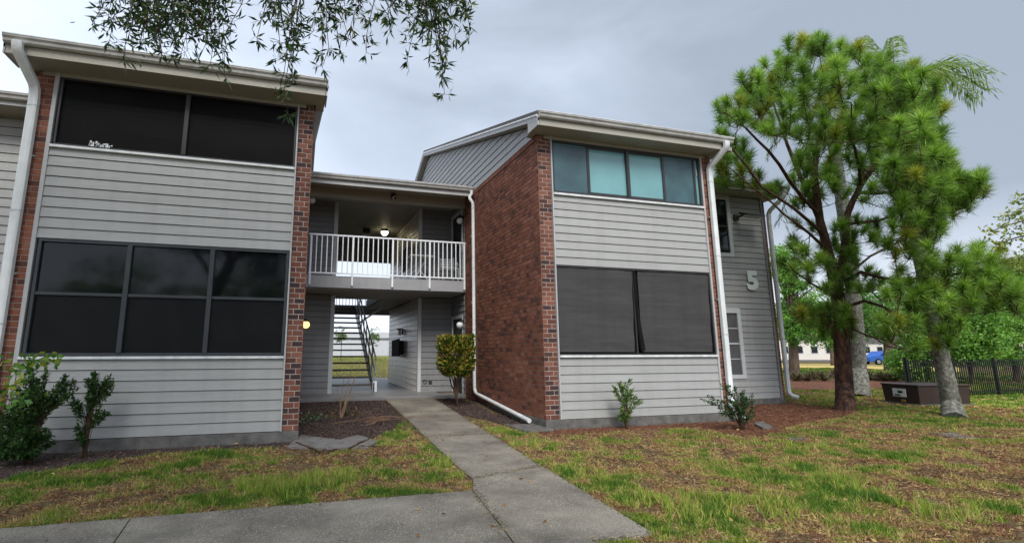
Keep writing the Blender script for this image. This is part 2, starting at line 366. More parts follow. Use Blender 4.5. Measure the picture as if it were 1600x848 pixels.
def sheet(name, poly, z, mat, thick=0, jitter=0, step=.25, follow=False, **k):
    """noisy-edged polygon on the ground"""
    pts = []
    n = len(poly)
    for i in range(n):
        a = Vector(poly[i]).to_2d(); b = Vector(poly[(i+1) % n]).to_2d(); L_ = (b-a).length; q = max(1, int(L_/step)) if jitter else 1
        for j in range(q):
            p = a.lerp(b, j/q)
            if jitter: p = p + Vector((random.uniform(-1, 1), random.uniform(-1, 1)))*jitter
            pts.append(p)
    bm = bmesh.new(); vs = [bm.verts.new((p.x, p.y, z)) for p in pts]
    f = bm.faces.new(vs); bmesh.ops.recalc_face_normals(bm, faces=[f]); 
    if f.normal.z < 0: f.normal_flip()
    if thick:
        r = bmesh.ops.extrude_face_region(bm, geom=[f]); bmesh.ops.translate(bm, vec=(0, 0, -thick), verts=[g for g in r['geom'] if isinstance(g, bmesh.types.BMVert)])
        bmesh.ops.recalc_face_normals(bm, faces=bm.faces)
    bmesh.ops.triangulate(bm, faces=[f for f in bm.faces if len(f.verts) > 4])
    if follow:
        bmesh.ops.triangulate(bm, faces=bm.faces[:])
        for _ in range(4):
            es_ = [e for e in bm.edges if e.calc_length() > .5]
            if es_: bmesh.ops.subdivide_edges(bm, edges=es_, cuts=1); bmesh.ops.triangulate(bm, faces=[f for f in bm.faces if len(f.verts) > 3])
        for v_ in bm.verts: v_.co.z += float(road_h(v_.co.x, v_.co.y))
    me = bpy.data.meshes.new(name); bm.to_mesh(me); bm.free(); me.materials.append(mat)
    o = bpy.data.objects.new(name, me); reg(o, name, None, (0, 0, 0)); props(o, **k); return o
def inpoly(x, y, poly):
    x = np.asarray(x); y = np.asarray(y); c = np.zeros(x.shape, bool); n = len(poly)
    for i in range(n):
        x1, y1 = poly[i][:2]; x2, y2 = poly[(i+1) % n][:2]
        if y1 == y2: continue
        c ^= ((y1 > y) != (y2 > y)) & (x < (x2-x1)*(y-y1)/(y2-y1)+x1)
    return c

# concrete with exposed shell aggregate
def aggregate():
    m, t, b = mat_base('shell_aggregate_concrete', .75, .3); L = t.links.new
    gm = N(t, 'ShaderNodeNewGeometry')
    n = N(t, 'ShaderNodeTexNoise'); n.inputs['Scale'].default_value = 1.1; n.inputs['Detail'].default_value = 7; n.inputs['Roughness'].default_value = .62; L(gm.outputs['Position'], n.inputs[0])
    rp = N(t, 'ShaderNodeValToRGB'); e = rp.color_ramp.elements; e[0].position = .3; e[0].color = (.115, .103, .086, 1); e[1].position = .68; e[1].color = (.29, .262, .21, 1); L(n.outputs[0], rp.inputs[0])
    v = N(t, 'ShaderNodeTexVoronoi'); v.inputs['Scale'].default_value = 48; L(gm.outputs['Position'], v.inputs['Vector'])
    wn = N(t, 'ShaderNodeTexWhiteNoise'); L(v.outputs['Position'], wn.inputs['Vector'])
    lt = N(t, 'ShaderNodeMath', operation='LESS_THAN'); lt.inputs[1].default_value = .27; L(v.outputs['Distance'], lt.inputs[0])
    # fewer shells where the surface is stained
    g2 = N(t, 'ShaderNodeMath', operation='GREATER_THAN'); g2.inputs[1].default_value = .48; L(wn.outputs['Value'], g2.inputs[0])
    mu = N(t, 'ShaderNodeMath', operation='MULTIPLY'); L(lt.outputs[0], mu.inputs[0]); L(g2.outputs[0], mu.inputs[1])
    nf = N(t, 'ShaderNodeTexNoise'); nf.inputs['Scale'].default_value = 2.6; nf.inputs['Detail'].default_value = 3; L(gm.outputs['Position'], nf.inputs[0])
    mrr = N(t, 'ShaderNodeMapRange'); mrr.inputs[1].default_value = .36; mrr.inputs[2].default_value = .6; mrr.inputs[3].default_value = .15; mrr.inputs[4].default_value = .95; L(nf.outputs[0], mrr.inputs[0])
    mu2 = N(t, 'ShaderNodeMath', operation='MULTIPLY'); L(mu.outputs[0], mu2.inputs[0]); L(mrr.outputs[0], mu2.inputs[1])
    f = N(t, 'ShaderNodeTexNoise'); f.inputs['Scale'].default_value = 90; f.inputs['Detail'].default_value = 3; L(gm.outputs['Position'], f.inputs[0])
    mf = N(t, 'ShaderNodeMapRange'); mf.inputs[1].default_value = .3; mf.inputs[2].default_value = .7; mf.inputs[3].default_value = .62; mf.inputs[4].default_value = 1.35; L(f.outputs[0], mf.inputs[0])
    vm = N(t, 'ShaderNodeVectorMath', operation='SCALE'); L(rp.outputs[0], vm.inputs[0]); L(mf.outputs[0], vm.inputs['Scale'])
    mx = N(t, 'ShaderNodeMix', data_type='RGBA'); mx.inputs[7].default_value = (.50, .45, .37, 1); L(mu2.outputs[0], mx.inputs[0]); L(vm.outputs[0], mx.inputs[6]); L(mx.outputs[2], b.inputs['Base Color'])
    nd = N(t, 'ShaderNodeTexNoise'); nd.inputs['Scale'].default_value = 3; nd.inputs['Detail'].default_value = 5; L(gm.outputs['Position'], nd.inputs[0])
    va = N(t, 'ShaderNodeVectorMath', operation='MULTIPLY_ADD'); va.inputs[1].default_value = (.35, .35, 0); L(nd.outputs['Color'], va.inputs[0]); L(gm.outputs['Position'], va.inputs[2])
    ve = N(t, 'ShaderNodeTexVoronoi', feature='DISTANCE_TO_EDGE'); ve.inputs['Scale'].default_value = .42; L(va.outputs[0], ve.inputs['Vector'])
    lc = N(t, 'ShaderNodeMath', operation='LESS_THAN'); lc.inputs[1].default_value = .0008; L(ve.outputs['Distance'], lc.inputs[0])
    mc = N(t, 'ShaderNodeMix', data_type='RGBA'); mc.inputs[7].default_value = (.03, .028, .025, 1); L(lc.outputs[0], mc.inputs[0])
    st_ = N(t, 'ShaderNodeTexNoise'); st_.inputs['Scale'].default_value = .8; st_.inputs['Detail'].default_value = 8; st_.inputs['Roughness'].default_value = .7; L(gm.outputs['Position'], st_.inputs[0])
    ms_ = N(t, 'ShaderNodeMapRange'); ms_.inputs[1].default_value = .5; ms_.inputs[2].default_value = .66; ms_.inputs[3].default_value = 1; ms_.inputs[4].default_value = .62; L(st_.outputs[0], ms_.inputs[0])
    vs_ = N(t, 'ShaderNodeVectorMath', operation='SCALE'); L(mx.outputs[2], vs_.inputs[0]); L(ms_.outputs[0], vs_.inputs['Scale']); L(vs_.outputs[0], mc.inputs[6]); L(mc.outputs[2], b.inputs['Base Color'])
    bp = N(t, 'ShaderNodeBump'); bp.inputs['Strength'].default_value = .5; bp.inputs['Distance'].default_value = .006; L(f.outputs[0], bp.inputs['Height']); L(bp.outputs[0], b.inputs['Normal'])
    return m
M['agg'] = aggregate()
# the entry walk: separate flags with joints
WALK = [[(2.70, 15.15), (2.26, 8.42), (3.56, 8.42+.9), (4.20, 15.15)], ]
def proj(x, y, z):
    c = CM.transposed() @ (Vector((x, y, z)) - Vector((0, 0, CAM_Z))); return CX+FPX*c.x/c.y, CY-FPX*c.z/c.y
EDGE = (((604, 625), (739, 750)), ((682, 624), (1020, 838)))
def curved(side, y):   # the walk's edge runs dead straight; find it at this distance
    (u0, v0), (u1, v1) = EDGE[side]; lo, hi = .8, 5.5
    z = .03+float(road_h(2.9, y))
    for _ in range(40):
        m = (lo+hi)/2; u, v = proj(m, y, z)
        if (u-u0) < (v-v0)*(u1-u0)/(v1-v0): lo = m
        else: hi = m
    return m
def walk_piece(y1, y0, mat):
    ys = np.linspace(y1, y0, 6)
    return [(curved(0, y), y) for y in ys] + [(curved(1, y), y) for y in ys[::-1]]
g = .012
WP = []
for (a, b_) in [(13.79, 11.6), (11.6-g, 8.8), (8.8-g, 5.98)]:
    WP.append(walk_piece(a, b_, None))
A1, A2 = gp(739, 751), gp(846, 731); WP[-1][5] = (A1[0], A1[1]+.01); WP[-1][6] = (A2[0], A2[1]+.01)
N1, N2, N3 = gp(1019, 837), gp(1003, 842), gp(922, 849)
J0 = gp(738, 770); J1 = (A1[0], A1[1]-.012); J2 = (A2[0], A2[1]-.012); J3 = gp(790, 838); J4 = gp(905, 1000)
WP.append([J1, J2, N1, N2, N3, (J4[0]+1.0, J4[1]), (J4[0]+.012, J4[1]), (J3[0]+.012, J3[1]), (J0[0]+.012, J0[1])])
WP.append([J0, J3, J4, (-1.05, J4[1]), (-1.28, 5.36)])
WP.append([(-1.28-g, 5.36), (-1.05-g, J4[1]), (-6.0, J4[1]), (-6.5, 5.34)])
for p in WP: sheet('sidewalk', p, .03, M['agg'], .09, 0, follow=True, kind='structure')
bedL = [(-7, 9.0), (-7, 7.6)] + [gp(u, v) for u, v in [(0, 752), (60, 738), (130, 728), (230, 712), (330, 703), (420, 700), (470, 700)]] + [(.3, 9.0)]
bedE = [gp(u, v) for u, v in [(466, 697), (520, 706), (560, 700), (590, 682), (620, 668), (632, 656)]] + [(curved(0, y)-.012, y) for y in (11.4, 12, 12.6, 13.2, 13.78)] + [(.14, 13.78), (.14, 9.06)]
bedR = [(curved(1, y)+.012, y) for y in (13.78, 13.2, 12.6, 12, 11.3)] + [(4.0, 10.4), (4.05, 9.6), (4.1, 9.0), (4.5, 8.8), (4.56, 9.2), (4.56, 13.78)]
bedF = [(4.4, 9.0)] + [gp(u, v) for u, v in [(840, 680), (900, 680), (960, 675), (1020, 671), (1090, 669), (1130, 676), (1190, 684), (1230, 670), (1260, 660), (1320, 652), (1340, 641), (1250, 632)]] + [(13.4, 11.5), (9.0, 11.5), (9.0, 9.0)]
sheet('mulch_bed', bedL, .006, M['mulch'], 0, .05, kind='structure')
sheet('mulch_bed', bedE, .01, M['mulch'], 0, .04, follow=True, kind='structure')
sheet('mulch_bed', bedR, .01, M['mulch'], 0, .02, follow=True, kind='structure')
sheet('pine_straw_bed', bedF, .006, M['straw'], 0, .06, kind='structure')
straw2 = [gp(u, v) for u, v in [(1230, 592), (1440, 586), (1445, 596), (1400, 606), (1240, 610)]]
sheet('mulch_bed', straw2, .006, M['straw'], 0, .2, 1.0, kind='structure')
# worn concrete apron beside the left pillar
sheet('concrete_apron', [gp(u, v) for u, v in [(447, 701), (500, 704), (575, 702), (592, 692), (560, 682), (530, 690), (470, 682)]], .035, M['oldslab'], .03, .02, .2,
      label='broken grey concrete slab flush in the bed at the foot of the left brick pillar', cat='concrete slab')
WALKPOLYS = WP

def scatter(poly_bbox, n, tests):
    x0, x1, y0, y1 = poly_bbox
    x = rng.uniform(x0, x1, n); y = rng.uniform(y0, y1, n)
    k = np.ones(n, bool)
    for t in tests: k &= t(x, y)
    return x[k], y[k]

# ------------------------------------------------------------------ the apartment building
YF = 9.06; XL0, XL1 = -4.22, .12; XR0, XR1 = 4.58, 8.96
B = empty('apartment_building', (2.35, 12, 0), 'two storey grey sided apartment building with brick piers and a central breezeway', 'building')
def part(mb, name, mat, parent=B, **k): return mb.build(name, mat, parent, **k)
PLK = {}
def plank_mesh(L, h, mat):
    key = (round(L, 3), round(h, 3), mat.name)
    if key not in PLK:
        b_, t_ = -.024, -.007
        mb = MB().add([(0, b_, 0), (L, b_, 0), (L, .0, 0), (0, .0, 0), (0, t_, h), (L, t_, h), (L, .0, h), (0, .0, h)],
                      [(0,3,2,1),(4,5,6,7),(0,1,5,4),(1,2,6,5),(2,3,7,6),(3,0,4,7)])
        PLK[key] = mb.mesh('plank', mat)
    return PLK[key]
def siding(o, rz, L, z0, z1, mat, name='siding_wall', pitch=.1645, holes=(), parent=B, thick=.08, label=None):
    """o: (x,y) of the wall's start; local x along the wall, local +y into the wall. holes: (x0,x1,z0,z1)"""
    c, s = math.cos(rz), math.sin(rz)
    W = lambda x, y, z: (o[0]+c*x-s*y, o[1]+s*x+c*y, z)
    mb = MB()
    cuts = sorted({z0, z1, *[h for q in holes for h in q[2:4]]})
    def spans(za, zb):
        sp_ = [(0, L)]
        for hx0, hx1, hz0, hz1 in holes:
            if hz0 < zb-1e-6 and hz1 > za+1e-6:
                new = []
                for a, b_ in sp_:
                    if hx0 > a: new.append((a, min(b_, hx0)))
                    if hx1 < b_: new.append((max(a, hx1), b_))
                sp_ = [(a, b_) for a, b_ in new if b_-a > .01]
        return sp_
    for za, zb in zip(cuts[:-1], cuts[1:]):
        for a, b_ in spans(za, zb):
            vs = [W(a,.002,za),W(b_,.002,za),W(b_,thick,za),W(a,thick,za),W(a,.002,zb),W(b_,.002,zb),W(b_,thick,zb),W(a,thick,zb)]
            mb.add(vs, [(0,3,2,1),(4,5,6,7),(0,1,5,4),(1,2,6,5),(2,3,7,6),(3,0,4,7)])
    wall = mb.build(name, M['gap'], parent, label=label)
    n = int(math.ceil((z1-z0)/pitch-.02)); ph = pitch
    for i in range(n):
        za = z0+i*ph; zb = min(za+ph-.009, z1)
        segs = sorted({za, zb, *[h for q in holes for h in q[2:4] if za < h < zb]})
        for z_a, z_b in zip(segs[:-1], segs[1:]):
            if z_b-z_a < .02: continue
            for a, b_ in spans(z_a, z_b):
                p = W(a, 0, z_a)
                inst('plank', plank_mesh(b_-a, z_b-z_a, mat), wall, p, rz)
    return wall

# foundations
for q_ in ((XL0-.01, XL1+.01, YF-.02, 12.5, -.1, .175), (XR0-.01, XR1+.01, YF-.02, 12.5, -.1, .175), (-8.5, XL0-.02, 10.56, 24, -.1, .15), (XR1+.03, 13.3, 11.57, 24, -.1, .15), (XR0+.002, XR1+.02, 12.51, 20, -.1, .17)):
    part(MB().box(*q_), 'foundation', M['concrete'], bevel=.01)
# solid walls of both wings behind the facade (keep the sky and light out)
def gable_poly(): return [(12.0, .2), (12.0, 5.84), (9.10, 5.84), (9.10, 6.05), (18.2, 8.72), (22.5, 6.75), (24, 6.0), (24, .2)]
core = MB()
core.prism(gable_poly(), 0, XR0+.012, XR0+.10)
core.prism(gable_poly(), 0, XL1-.10, XL1-.012)
core.box(XL0, XL0+.1, YF+.25, 24, .2, 5.8); core.box(XR1-.1, XR1-.003, YF+.25, 24, .2, 5.8)
core.box(XL0, XL1, 23.9, 24, .2, 5.8); core.box(XR0, XR1, 23.9, 24, .2, 5.8)
core.box(XR0+.012, XR0+.1, 9.4, 12.0, .2, 5.84); core.box(XL1-.1, XL1-.012, 9.4, 12.0, .2, 5.84)
part(core, 'inner_wall', M['gap'])
rm = MB()
for xa, xb in ((XL0+.1, XL1-.11),):
    for za, zb in ((.2, 3.0), (3.1, 5.8)):
        rm.box(xa, xb, 11.4, 11.5, za, zb)
    rm.box(xa, xb, YF+.1, 11.5, 5.8, 5.84); rm.box(xa, xb, YF+.1, 11.5, 3.0, 3.1); rm.box(xa, xb, YF+.1, 11.5, .12, .2)
prm = part(rm, 'porch_room', M['room'])
for xa, xb, za, zb in ((-3.2, -2.3, .2, 2.3), (-1.3, -.4, .6, 2.2), (-3.3, -2.2, 3.1, 5.2), (-1.4, -.5, 3.9, 5.1)):
    MB().box(xa, xb, 11.30, 11.39, za, zb).box(xa+.08, xb-.08, 11.28, 11.299, za+.1, zb-.1).build('inner_door', M['siding_lightened'], prm)
for z in (5.55, 2.55): MB().box(XL0+.12, XL1-.12, 9.6, 9.68, z, z+.1).build('inner_beam', M['siding_lightened'], prm)
for x, z in ((-2.6, 3.1), (-1.1, 3.1)): MB().box(x-.4, x+.4, 9.7, 10.4, z, z+1.75).build('stored_furniture', M['frame_grey'], prm)
# facade siding
siding((-3.83, YF), 0, 3.83-.165, 3.14, 4.575, M['siding'])
siding((-3.83, YF), 0, 3.83-.165, .185, 1.325, M['siding'])
siding((4.895, YF), 0, 8.63-4.895, 3.14, 4.575, M['siding'])
siding((4.895, YF), 0, 8.63-4.895, .185, 1.325, M['siding'])
# jamb boards, sills, window heads
for xa, xb in ((-3.888, -3.832), (-.163, -.137), (4.867, 4.893), (8.632, 8.676)):
    part(MB().box(xa, xb, YF-.035, YF+.06, .18, 5.83), 'corner_board', M['fascia'])
# ---- bricks
CO = .0885; BL = .18
def brick_mesh(l, d, h, mat):
    mb = MB().box(0, l, 0, d, 0, h); return mb.mesh('brick', mat, bevel=.003)
bm_long = brick_mesh(BL-.014, .09, CO-.015, M['brick']); bm_half = brick_mesh(BL/2-.014, .09, CO-.015, M['brick'])
def pillar(x0, x1, mirror, single=True, y0=YF, z0=.18, z1=5.82, depth=.4, label=None):
    p = part(MB().box(x0+.004, x1-.004, y0+.003, y0+depth, z0, z1), 'brick_pillar', M['mortar'], label=label)
    w_ = x1-x0; n = int((z1-z0)/CO); ph = (z1-z0)/n; V = []; cols = []
    for i in range(n):
        z = z0+i*ph+.005
        if w_ > .25: segs = [(0, BL*w_/.27, 1), (BL*w_/.27, BL/2*w_/.27, 0)] if (i % 2) ^ mirror else [(0, BL/2*w_/.27, 0), (BL/2*w_/.27, BL*w_/.27, 1)]
        else: segs = [(0, w_, 1)]
        for a, l, lg in segs:
            if single:
                o = inst('brick', bm_long if lg else bm_half, p, (x0+a+.005, y0-.004+random.uniform(-.0015, .0015), z))
                o.scale.x = (l-.013)/((BL-.014) if lg else (BL/2-.014)); o.scale.z = (ph-.014)/(CO-.015)
            else:
                V.append(boxq(x0+a+.005, x0+a+l-.005, y0-.004, y0+.08, z, z+ph-.014)); cols += [[random.random()]*3]*5
    if V: npmesh('brickwork', np.concatenate(V), 4, np.array(cols), M['brick_a'], p, kind='stuff')
    return p
def boxq(x0, x1, y0, y1, z0, z1, faces='fblrtd'):
    q = []
    if 'f' in faces: q += [(x0,y0,z0),(x1,y0,z0),(x1,y0,z1),(x0,y0,z1)]
    q += [(x0,y1,z0),(x0,y0,z0),(x0,y0,z1),(x0,y1,z1)]
    q += [(x1,y0,z0),(x1,y1,z0),(x1,y1,z1),(x1,y0,z1)]
    q += [(x0,y0,z1),(x1,y0,z1),(x1,y1,z1),(x0,y1,z1)]
    q += [(x0,y0,z0),(x0,y1,z0),(x1,y1,z0),(x1,y0,z0)]
    return np.array(q, np.float32)
pillar(XL0, -3.89, 0, False)
pillar(-.135, XL1, 1)
pillar(XR0, 4.865, 0)
pillar(8.678, XR1, 1, False)
pillar(13.19, 13.31, 0, False, 11.6, .12, 5.9, .1)
# side wall of the right bay, one sheet of mortar with every brick laid in it
sw = part(MB().box(XR0+.006, XR0+.09, 9.15, 13.85, .18, 5.72), 'brick_side_wall', M['mortar'])
V = []; cols = []
n = int((5.82-.18)/CO); ph = (5.82-.18)/n
for side, X0 in ((1, XR0), (-1, XL1)):
    for i in range(n-1):
        z = .18+i*ph+.005; y = YF+.004 + (0 if i % 2 else BL/2); first = True
        if i % 2 == 0:
            V.append(boxq(min(X0-side*.004, X0+side*.05), max(X0-side*.004, X0+side*.05), YF-.003, YF+BL/2-.005, z, z+ph-.014)); cols += [[random.random()]*3]*5
        while y < 13.84:
            l = min(BL, 13.86-y)
            if l > .03:
                r_ = random.random()
                # patches of darker firing
                r_ = min(1, max(0, r_ + (float(fbm(y, z, .9))-.5)*.6))
                V.append(boxq(min(X0-side*.004, X0+side*.05), max(X0-side*.004, X0+side*.05), y+.002, y+l-.011, z, z+ph-.014)); cols += [[r_]*3]*5
            y += l
    # rowlock course along the top
    if side == 1:
        y = YF+.004
        while y < 13.84:
            V.append(boxq(X0-.018, X0+.05, y+.004, y+.062, 5.735, 5.835)); cols += [[random.uniform(.2, .9)]*3]*5
            y += .07
    if side == 1:
        npmesh('brickwork', np.concatenate(V), 4, np.array(cols), M['brick_a'], sw, kind='stuff'); V = []; cols = []
# boxq lacks a back/left pair for side walls: the left quad faces -X which is what shows
sl_ = part(MB().box(XL1-.09, XL1-.006, 9.15, 13.85, .18, 5.72), 'brick_side_wall', M['mortar'])
npmesh('brickwork', np.concatenate(V), 4, np.array(cols), M['brick_a'], sl_, kind='stuff')
part(MB().box(XR0+.004, XR0+.2, YF+.01, 13.85, 5.722, 5.75), 'lintel', M['mortar'])

# ---- gable siding above the brick (planks cut to the roof slope)
def gable(X, face, parentname='gable_wall'):
    # face -1: faces -X (right wing) ; +1 faces +X (left wing)
    zf = lambda y: 6.02+(y-9.0)*.300       # underside of the rake in front
    zr = lambda y: 8.72-(y-18.2)*.46
    g_ = part(MB().box(X+(.004 if face < 0 else -.03), X+(.03 if face < 0 else -.004), 9.10, 13, 5.84, 5.90), parentname, M['gap'])
    z = 5.845; ph_ = .178; x_o, x_i = (X-.022, X+.012) if face < 0 else (X+.022, X-.012)
    while z < 8.6:
        zt = z+ph_-.009
        # front limit where the roof is above z ; rear limit likewise
        yf0 = max(9.02, (z-6.02)/.300+9.0); yf1 = max(9.02, (zt-6.02)/.300+9.0)
        yr0 = 18.2+(8.72-z)/.46; yr1 = 18.2+(8.72-zt)/.46
        yr0 = min(yr0, 20.6); yr1 = min(yr1, 20.6)
        if yr1-yf1 > .1:
            o_ = x_o; i_ = x_i; tp = x_o+(.016 if face < 0 else -.016)
            mb = MB().add([(o_, yf0, z), (o_, yr0, z), (i_, yr0, z), (i_, yf0, z), (tp, yf1, zt), (tp, yr1, zt), (i_, yr1, zt), (i_, yf1, zt)],
                          [(0,3,2,1),(4,5,6,7),(0,1,5,4),(1,2,6,5),(2,3,7,6),(3,0,4,7)])
            mb.build('plank', M['siding'], g_)
        z += ph_
    return g_
gable(XR0, -1); gable(XL1, 1)

# ---- roofs
def roof_wing(xa, xb, tag_):
    """gable-ended pitched roof over a wing between x=xa and xb"""
    th = .05
    prof_t = [(8.60, 6.10), (18.2, 8.98), (22.6, 6.96)]
    mb = MB()
    poly = [(8.58, 6.075), (18.2, 8.96), (22.6, 6.94), (22.6, 7.0), (18.2, 9.02), (8.58, 6.135)]
    mb.prism(poly, 0, xa, xb); rf = part(mb, 'roof', M['roof'])
    # rake boards (two stepped boards) on both ends
    for x, s in ((xa, 1), (xb, -1)):
        r1 = MB().prism([(8.60, 5.93), (18.2, 8.80), (22.6, 6.78), (22.6, 6.935), (18.2, 8.955), (8.60, 6.07)], 0, x+s*.003, x+s*.035)
        r1.build('rake_board', M['fascia'], rf)
        r2 = MB().prism([(8.62, 6.03), (18.2, 8.90), (22.6, 6.88), (22.6, 6.93), (18.2, 8.95), (8.62, 6.065)], 0, x-s*.016, x+s*.002)
        r2.build('drip_edge', M['white'], rf)
        # sloping soffit under the rake
        wall = XR0 if x > 2.35 and x < 5 else (XL1 if -1 < x < 2.35 else x+s*.25)
        s1 = MB().prism([(8.9, 5.955+.06), (18.2, 8.80), (22.5, 6.82), (22.5, 6.84), (18.2, 8.82), (8.9, 5.975+.06)], 0, min(x+s*.036, wall), max(x+s*.036, wall))
        s1.build('rake_soffit', M['soffit'], rf)
    # front soffit and fascia
    MB().box(xa+.04, xb-.04, 8.63, YF+.2, 5.845, 5.865).build('soffit', M['soffit'], rf)
    MB().box(xa+.04, xb-.04, 8.600, 8.628, 5.84, 6.07).build('fascia', M['soffit'], rf)
    # small closing pieces at the eave ends
    for x, s in ((xa, 1), (xb, -1)):
        MB().prism([(8.60, 5.84), (9.06, 5.84), (9.06, 6.12), (8.60, 5.99)], 0, x+s*.006, x+s*.03).build('eave_return', M['fascia'], rf)
    # frieze above the windows
    MB().box(xa+.35, xb-.35, YF-.02, YF+.06, 5.775, 5.843).build('frieze_board', M['soffit'], rf)
    return rf
def gutter(parent, xa, xb, y, zt, mat=None):
    # ogee profile gutter, extruded along X; y = wall side
    pr = [(y, zt), (y, zt-.115), (y-.045, zt-.125), (y-.075, zt-.10), (y-.085, zt-.06), (y-.11, zt-.035), (y-.115, zt), (y-.105, zt+.003), (y-.10, zt-.01), (y-.01, zt-.012)]
    o = MB().prism(pr, 0, xa, xb).build('gutter', mat or M['gutter'], parent)
    MB().prism([(y-.119, zt-.006), (y-.106, zt-.006), (y-.106, zt+.006), (y-.119, zt+.006)], 0, xa-.002, xb+.002).build('gutter_lip', M['white'], o)
    return o
rL = roof_wing(-4.42, .33, 0); gutter(rL, -4.40, .31, 8.60, 6.10)
rR = roof_wing(4.37, 9.14, 1); gutter(rR, 4.39, 9.12, 8.60, 6.10)
# breezeway roof
rb_ = part(MB().prism([(13.0, 5.90), (18, 7.3), (23, 5.9), (23, 5.96), (18, 7.37), (13.0, 5.97)], 0, XL1+.003, XR0-.03), 'roof', M['roof'])
MB().box(XL1+.002, XR0-.026, 13.06, 13.09, 5.70, 5.93).build('fascia', M['fascia'], rb_)
MB().box(XL1+.002, XR0-.026, 13.09, 13.80, 5.835, 5.855).build('soffit', M['soffit'], rb_)
gutter(rb_, XL1+.02, XR0-.03, 13.06, 5.935)
MB().box(XL1+.002, XR0-.002, 13.80, 14.0, 5.575, 5.90).build('header_beam', M['soffit'], rb_, label='brown grey header beam across the top of the balcony opening')
# recessed outer wings: low roofs
def low_roof(xa, xb, yf_, zg, rot=0):
    r_ = part(MB().prism([(yf_, zg-.03), (yf_+6, zg+1.75), (yf_+12, zg-.03), (yf_+12, zg+.03), (yf_+6, zg+1.81), (yf_, zg+.03)], 0, xa, xb), 'roof', M['roof'])
    MB().box(xa+.01, xb-.01, yf_+.01, yf_+.04, zg-.2, zg-.035).build('fascia', M['fascia'], r_)
    MB().box(xa+.01, xb-.01, yf_+.042, yf_+.9, zg-.20, zg-.18).build('soffit', M['soffit'], r_)
    for x in (xa, xb-.03):
        MB().prism([(yf_+.01, zg-.2), (yf_+12, zg-.2), (yf_+12, zg-.035), (yf_+6, zg+1.74), (yf_+.01, zg-.035)], 0, x, x+.03).build('rake_board', M['fascia'], r_)
    gutter(r_, xa+.01, xb-.01, yf_+.01, zg)
    return r_
low_roof(XR1-.3, 13.62, 11.02, 6.14); low_roof(-9.0, XL0+.02, 10.05, 5.82)
# recessed walls
siding((XR1+.002, 11.6), 0, 13.12-XR1, .16, 5.93, M['siding_lightened'], holes=((11.15-XR1, 11.98-XR1, .70, 2.63), (11.15-XR1, 11.98-XR1, 4.10, 5.93)))
part(MB().box(13.123, 13.188, 11.56, 11.66, .12, 5.93), 'corner_board', M['siding_shaded'])
part(MB().box(13.1, 13.29, 11.7, 23.9, .16, 5.9).box(XR1, 13.1, 23.8, 23.9, .16, 5.9), 'end_wall', M['siding_shaded'])
siding((-8.4, 10.6), 0, 8.4+XL0, .16, 5.62, M['siding'])
part(MB().box(-8.4, -8.3, 10.7, 22, .16, 5.9).box(-8.4, XL0, 21.9, 22, .16, 5.9), 'end_wall', M['siding_shaded'])
# brick return of the left pillar on its outer side
part(MB().box(XL0-.012, XL0+.05, 9.3, 10.58, .18, 5.8), 'brick_return', M['brick_a'])

# ---- windows
def sash_window(nm, x0, x1, z0, z1, bars, pane_mats, fm, y=YF, t=.05, mid=None, parent=B, label=None, rec=.03):
    """bars: x positions of mullions; pane_mats for each light"""
    fr = MB(); yf, yb = y+rec-.05, y+rec+.03
    fr.box(x0, x1, yf, yb, z0, z0+t).box(x0, x1, yf, yb, z1-t, z1).box(x0, x0+t, yf, yb, z0+t, z1-t).box(x1-t, x1, yf, yb, z0+t, z1-t)
    f = fr.build('window', fm, parent, bevel=.004, label=label)
    xs = [x0+t]+list(bars)+[x1-t]
    for b_ in bars:
        MB().box(b_-.035, b_+.035, yf-.012, yb, z0+t, z1-t).build('mullion', fm, f, bevel=.004)
    for i in range(len(xs)-1):
        a = xs[i]+(.036 if i else .001); c = xs[i+1]-(.036 if i < len(xs)-2 else .001)
        if mid:
            MB().box(a, c, yf+.008, yb-.02, mid-.022, mid+.022).build('meeting_rail', fm, f)
            for za, zb in ((z0+t, mid-.023), (mid+.023, z1-t)):
                MB().box(a, c, y+rec, y+rec+.008, za, zb).build('pane', pane_mats[i] if za > 2 else M['screen2'], f)
        else:
            MB().box(a, c, y+rec, y+rec+.008, z0+t, z1-t).build('pane', pane_mats[i], f)
    return f
w1 = sash_window('w', -3.80, -.17, 4.635, 5.77, [-1.95], [M['screen']]*2, M['frame'], t=.03, label='wide dark screened upper porch opening of the left bay')
w2 = sash_window('w', -3.80, -.17, 1.375, 3.13, [-2.57, -1.37], [M['glass']]*3, M['frame_grey'], t=.045, mid=2.30, label='three light dark window of the lower left bay')
w3 = sash_window('w', 4.895, 8.63, 4.635, 5.77, [6.715], [M['teal'], M['teal']], M['frame'], t=.045, label='upper right window with teal glass')
w4 = MB().box(4.895, 8.63, YF+.05, YF+.07, 1.375, 3.13).build('window', M['black'], B, label='lower right opening behind two dark mesh sun shades')
# screens over the outer halves of the teal window and its inner sash bars
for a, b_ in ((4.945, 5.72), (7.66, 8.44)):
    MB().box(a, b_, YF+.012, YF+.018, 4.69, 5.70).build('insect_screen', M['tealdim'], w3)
for x in (5.755, 7.645, 8.475):
    MB().box(x-.03, x+.03, YF+.0, YF+.028, 4.681, 5.724).build('sash_bar', M['frame'], w3, bevel=.003)
for a, b_ in ((5.79, 6.67), (6.76, 7.61)):
    for za, zb in ((4.682, 4.72), (5.685, 5.722)):
        MB().box(a, b_, YF+.003, YF+.028, za, zb).build('sash_rail', M['frame'], w3)
MB().box(8.53, 8.545, YF-.008, YF+.0, 5.35, 5.5).build('latch', M['white'], w3)
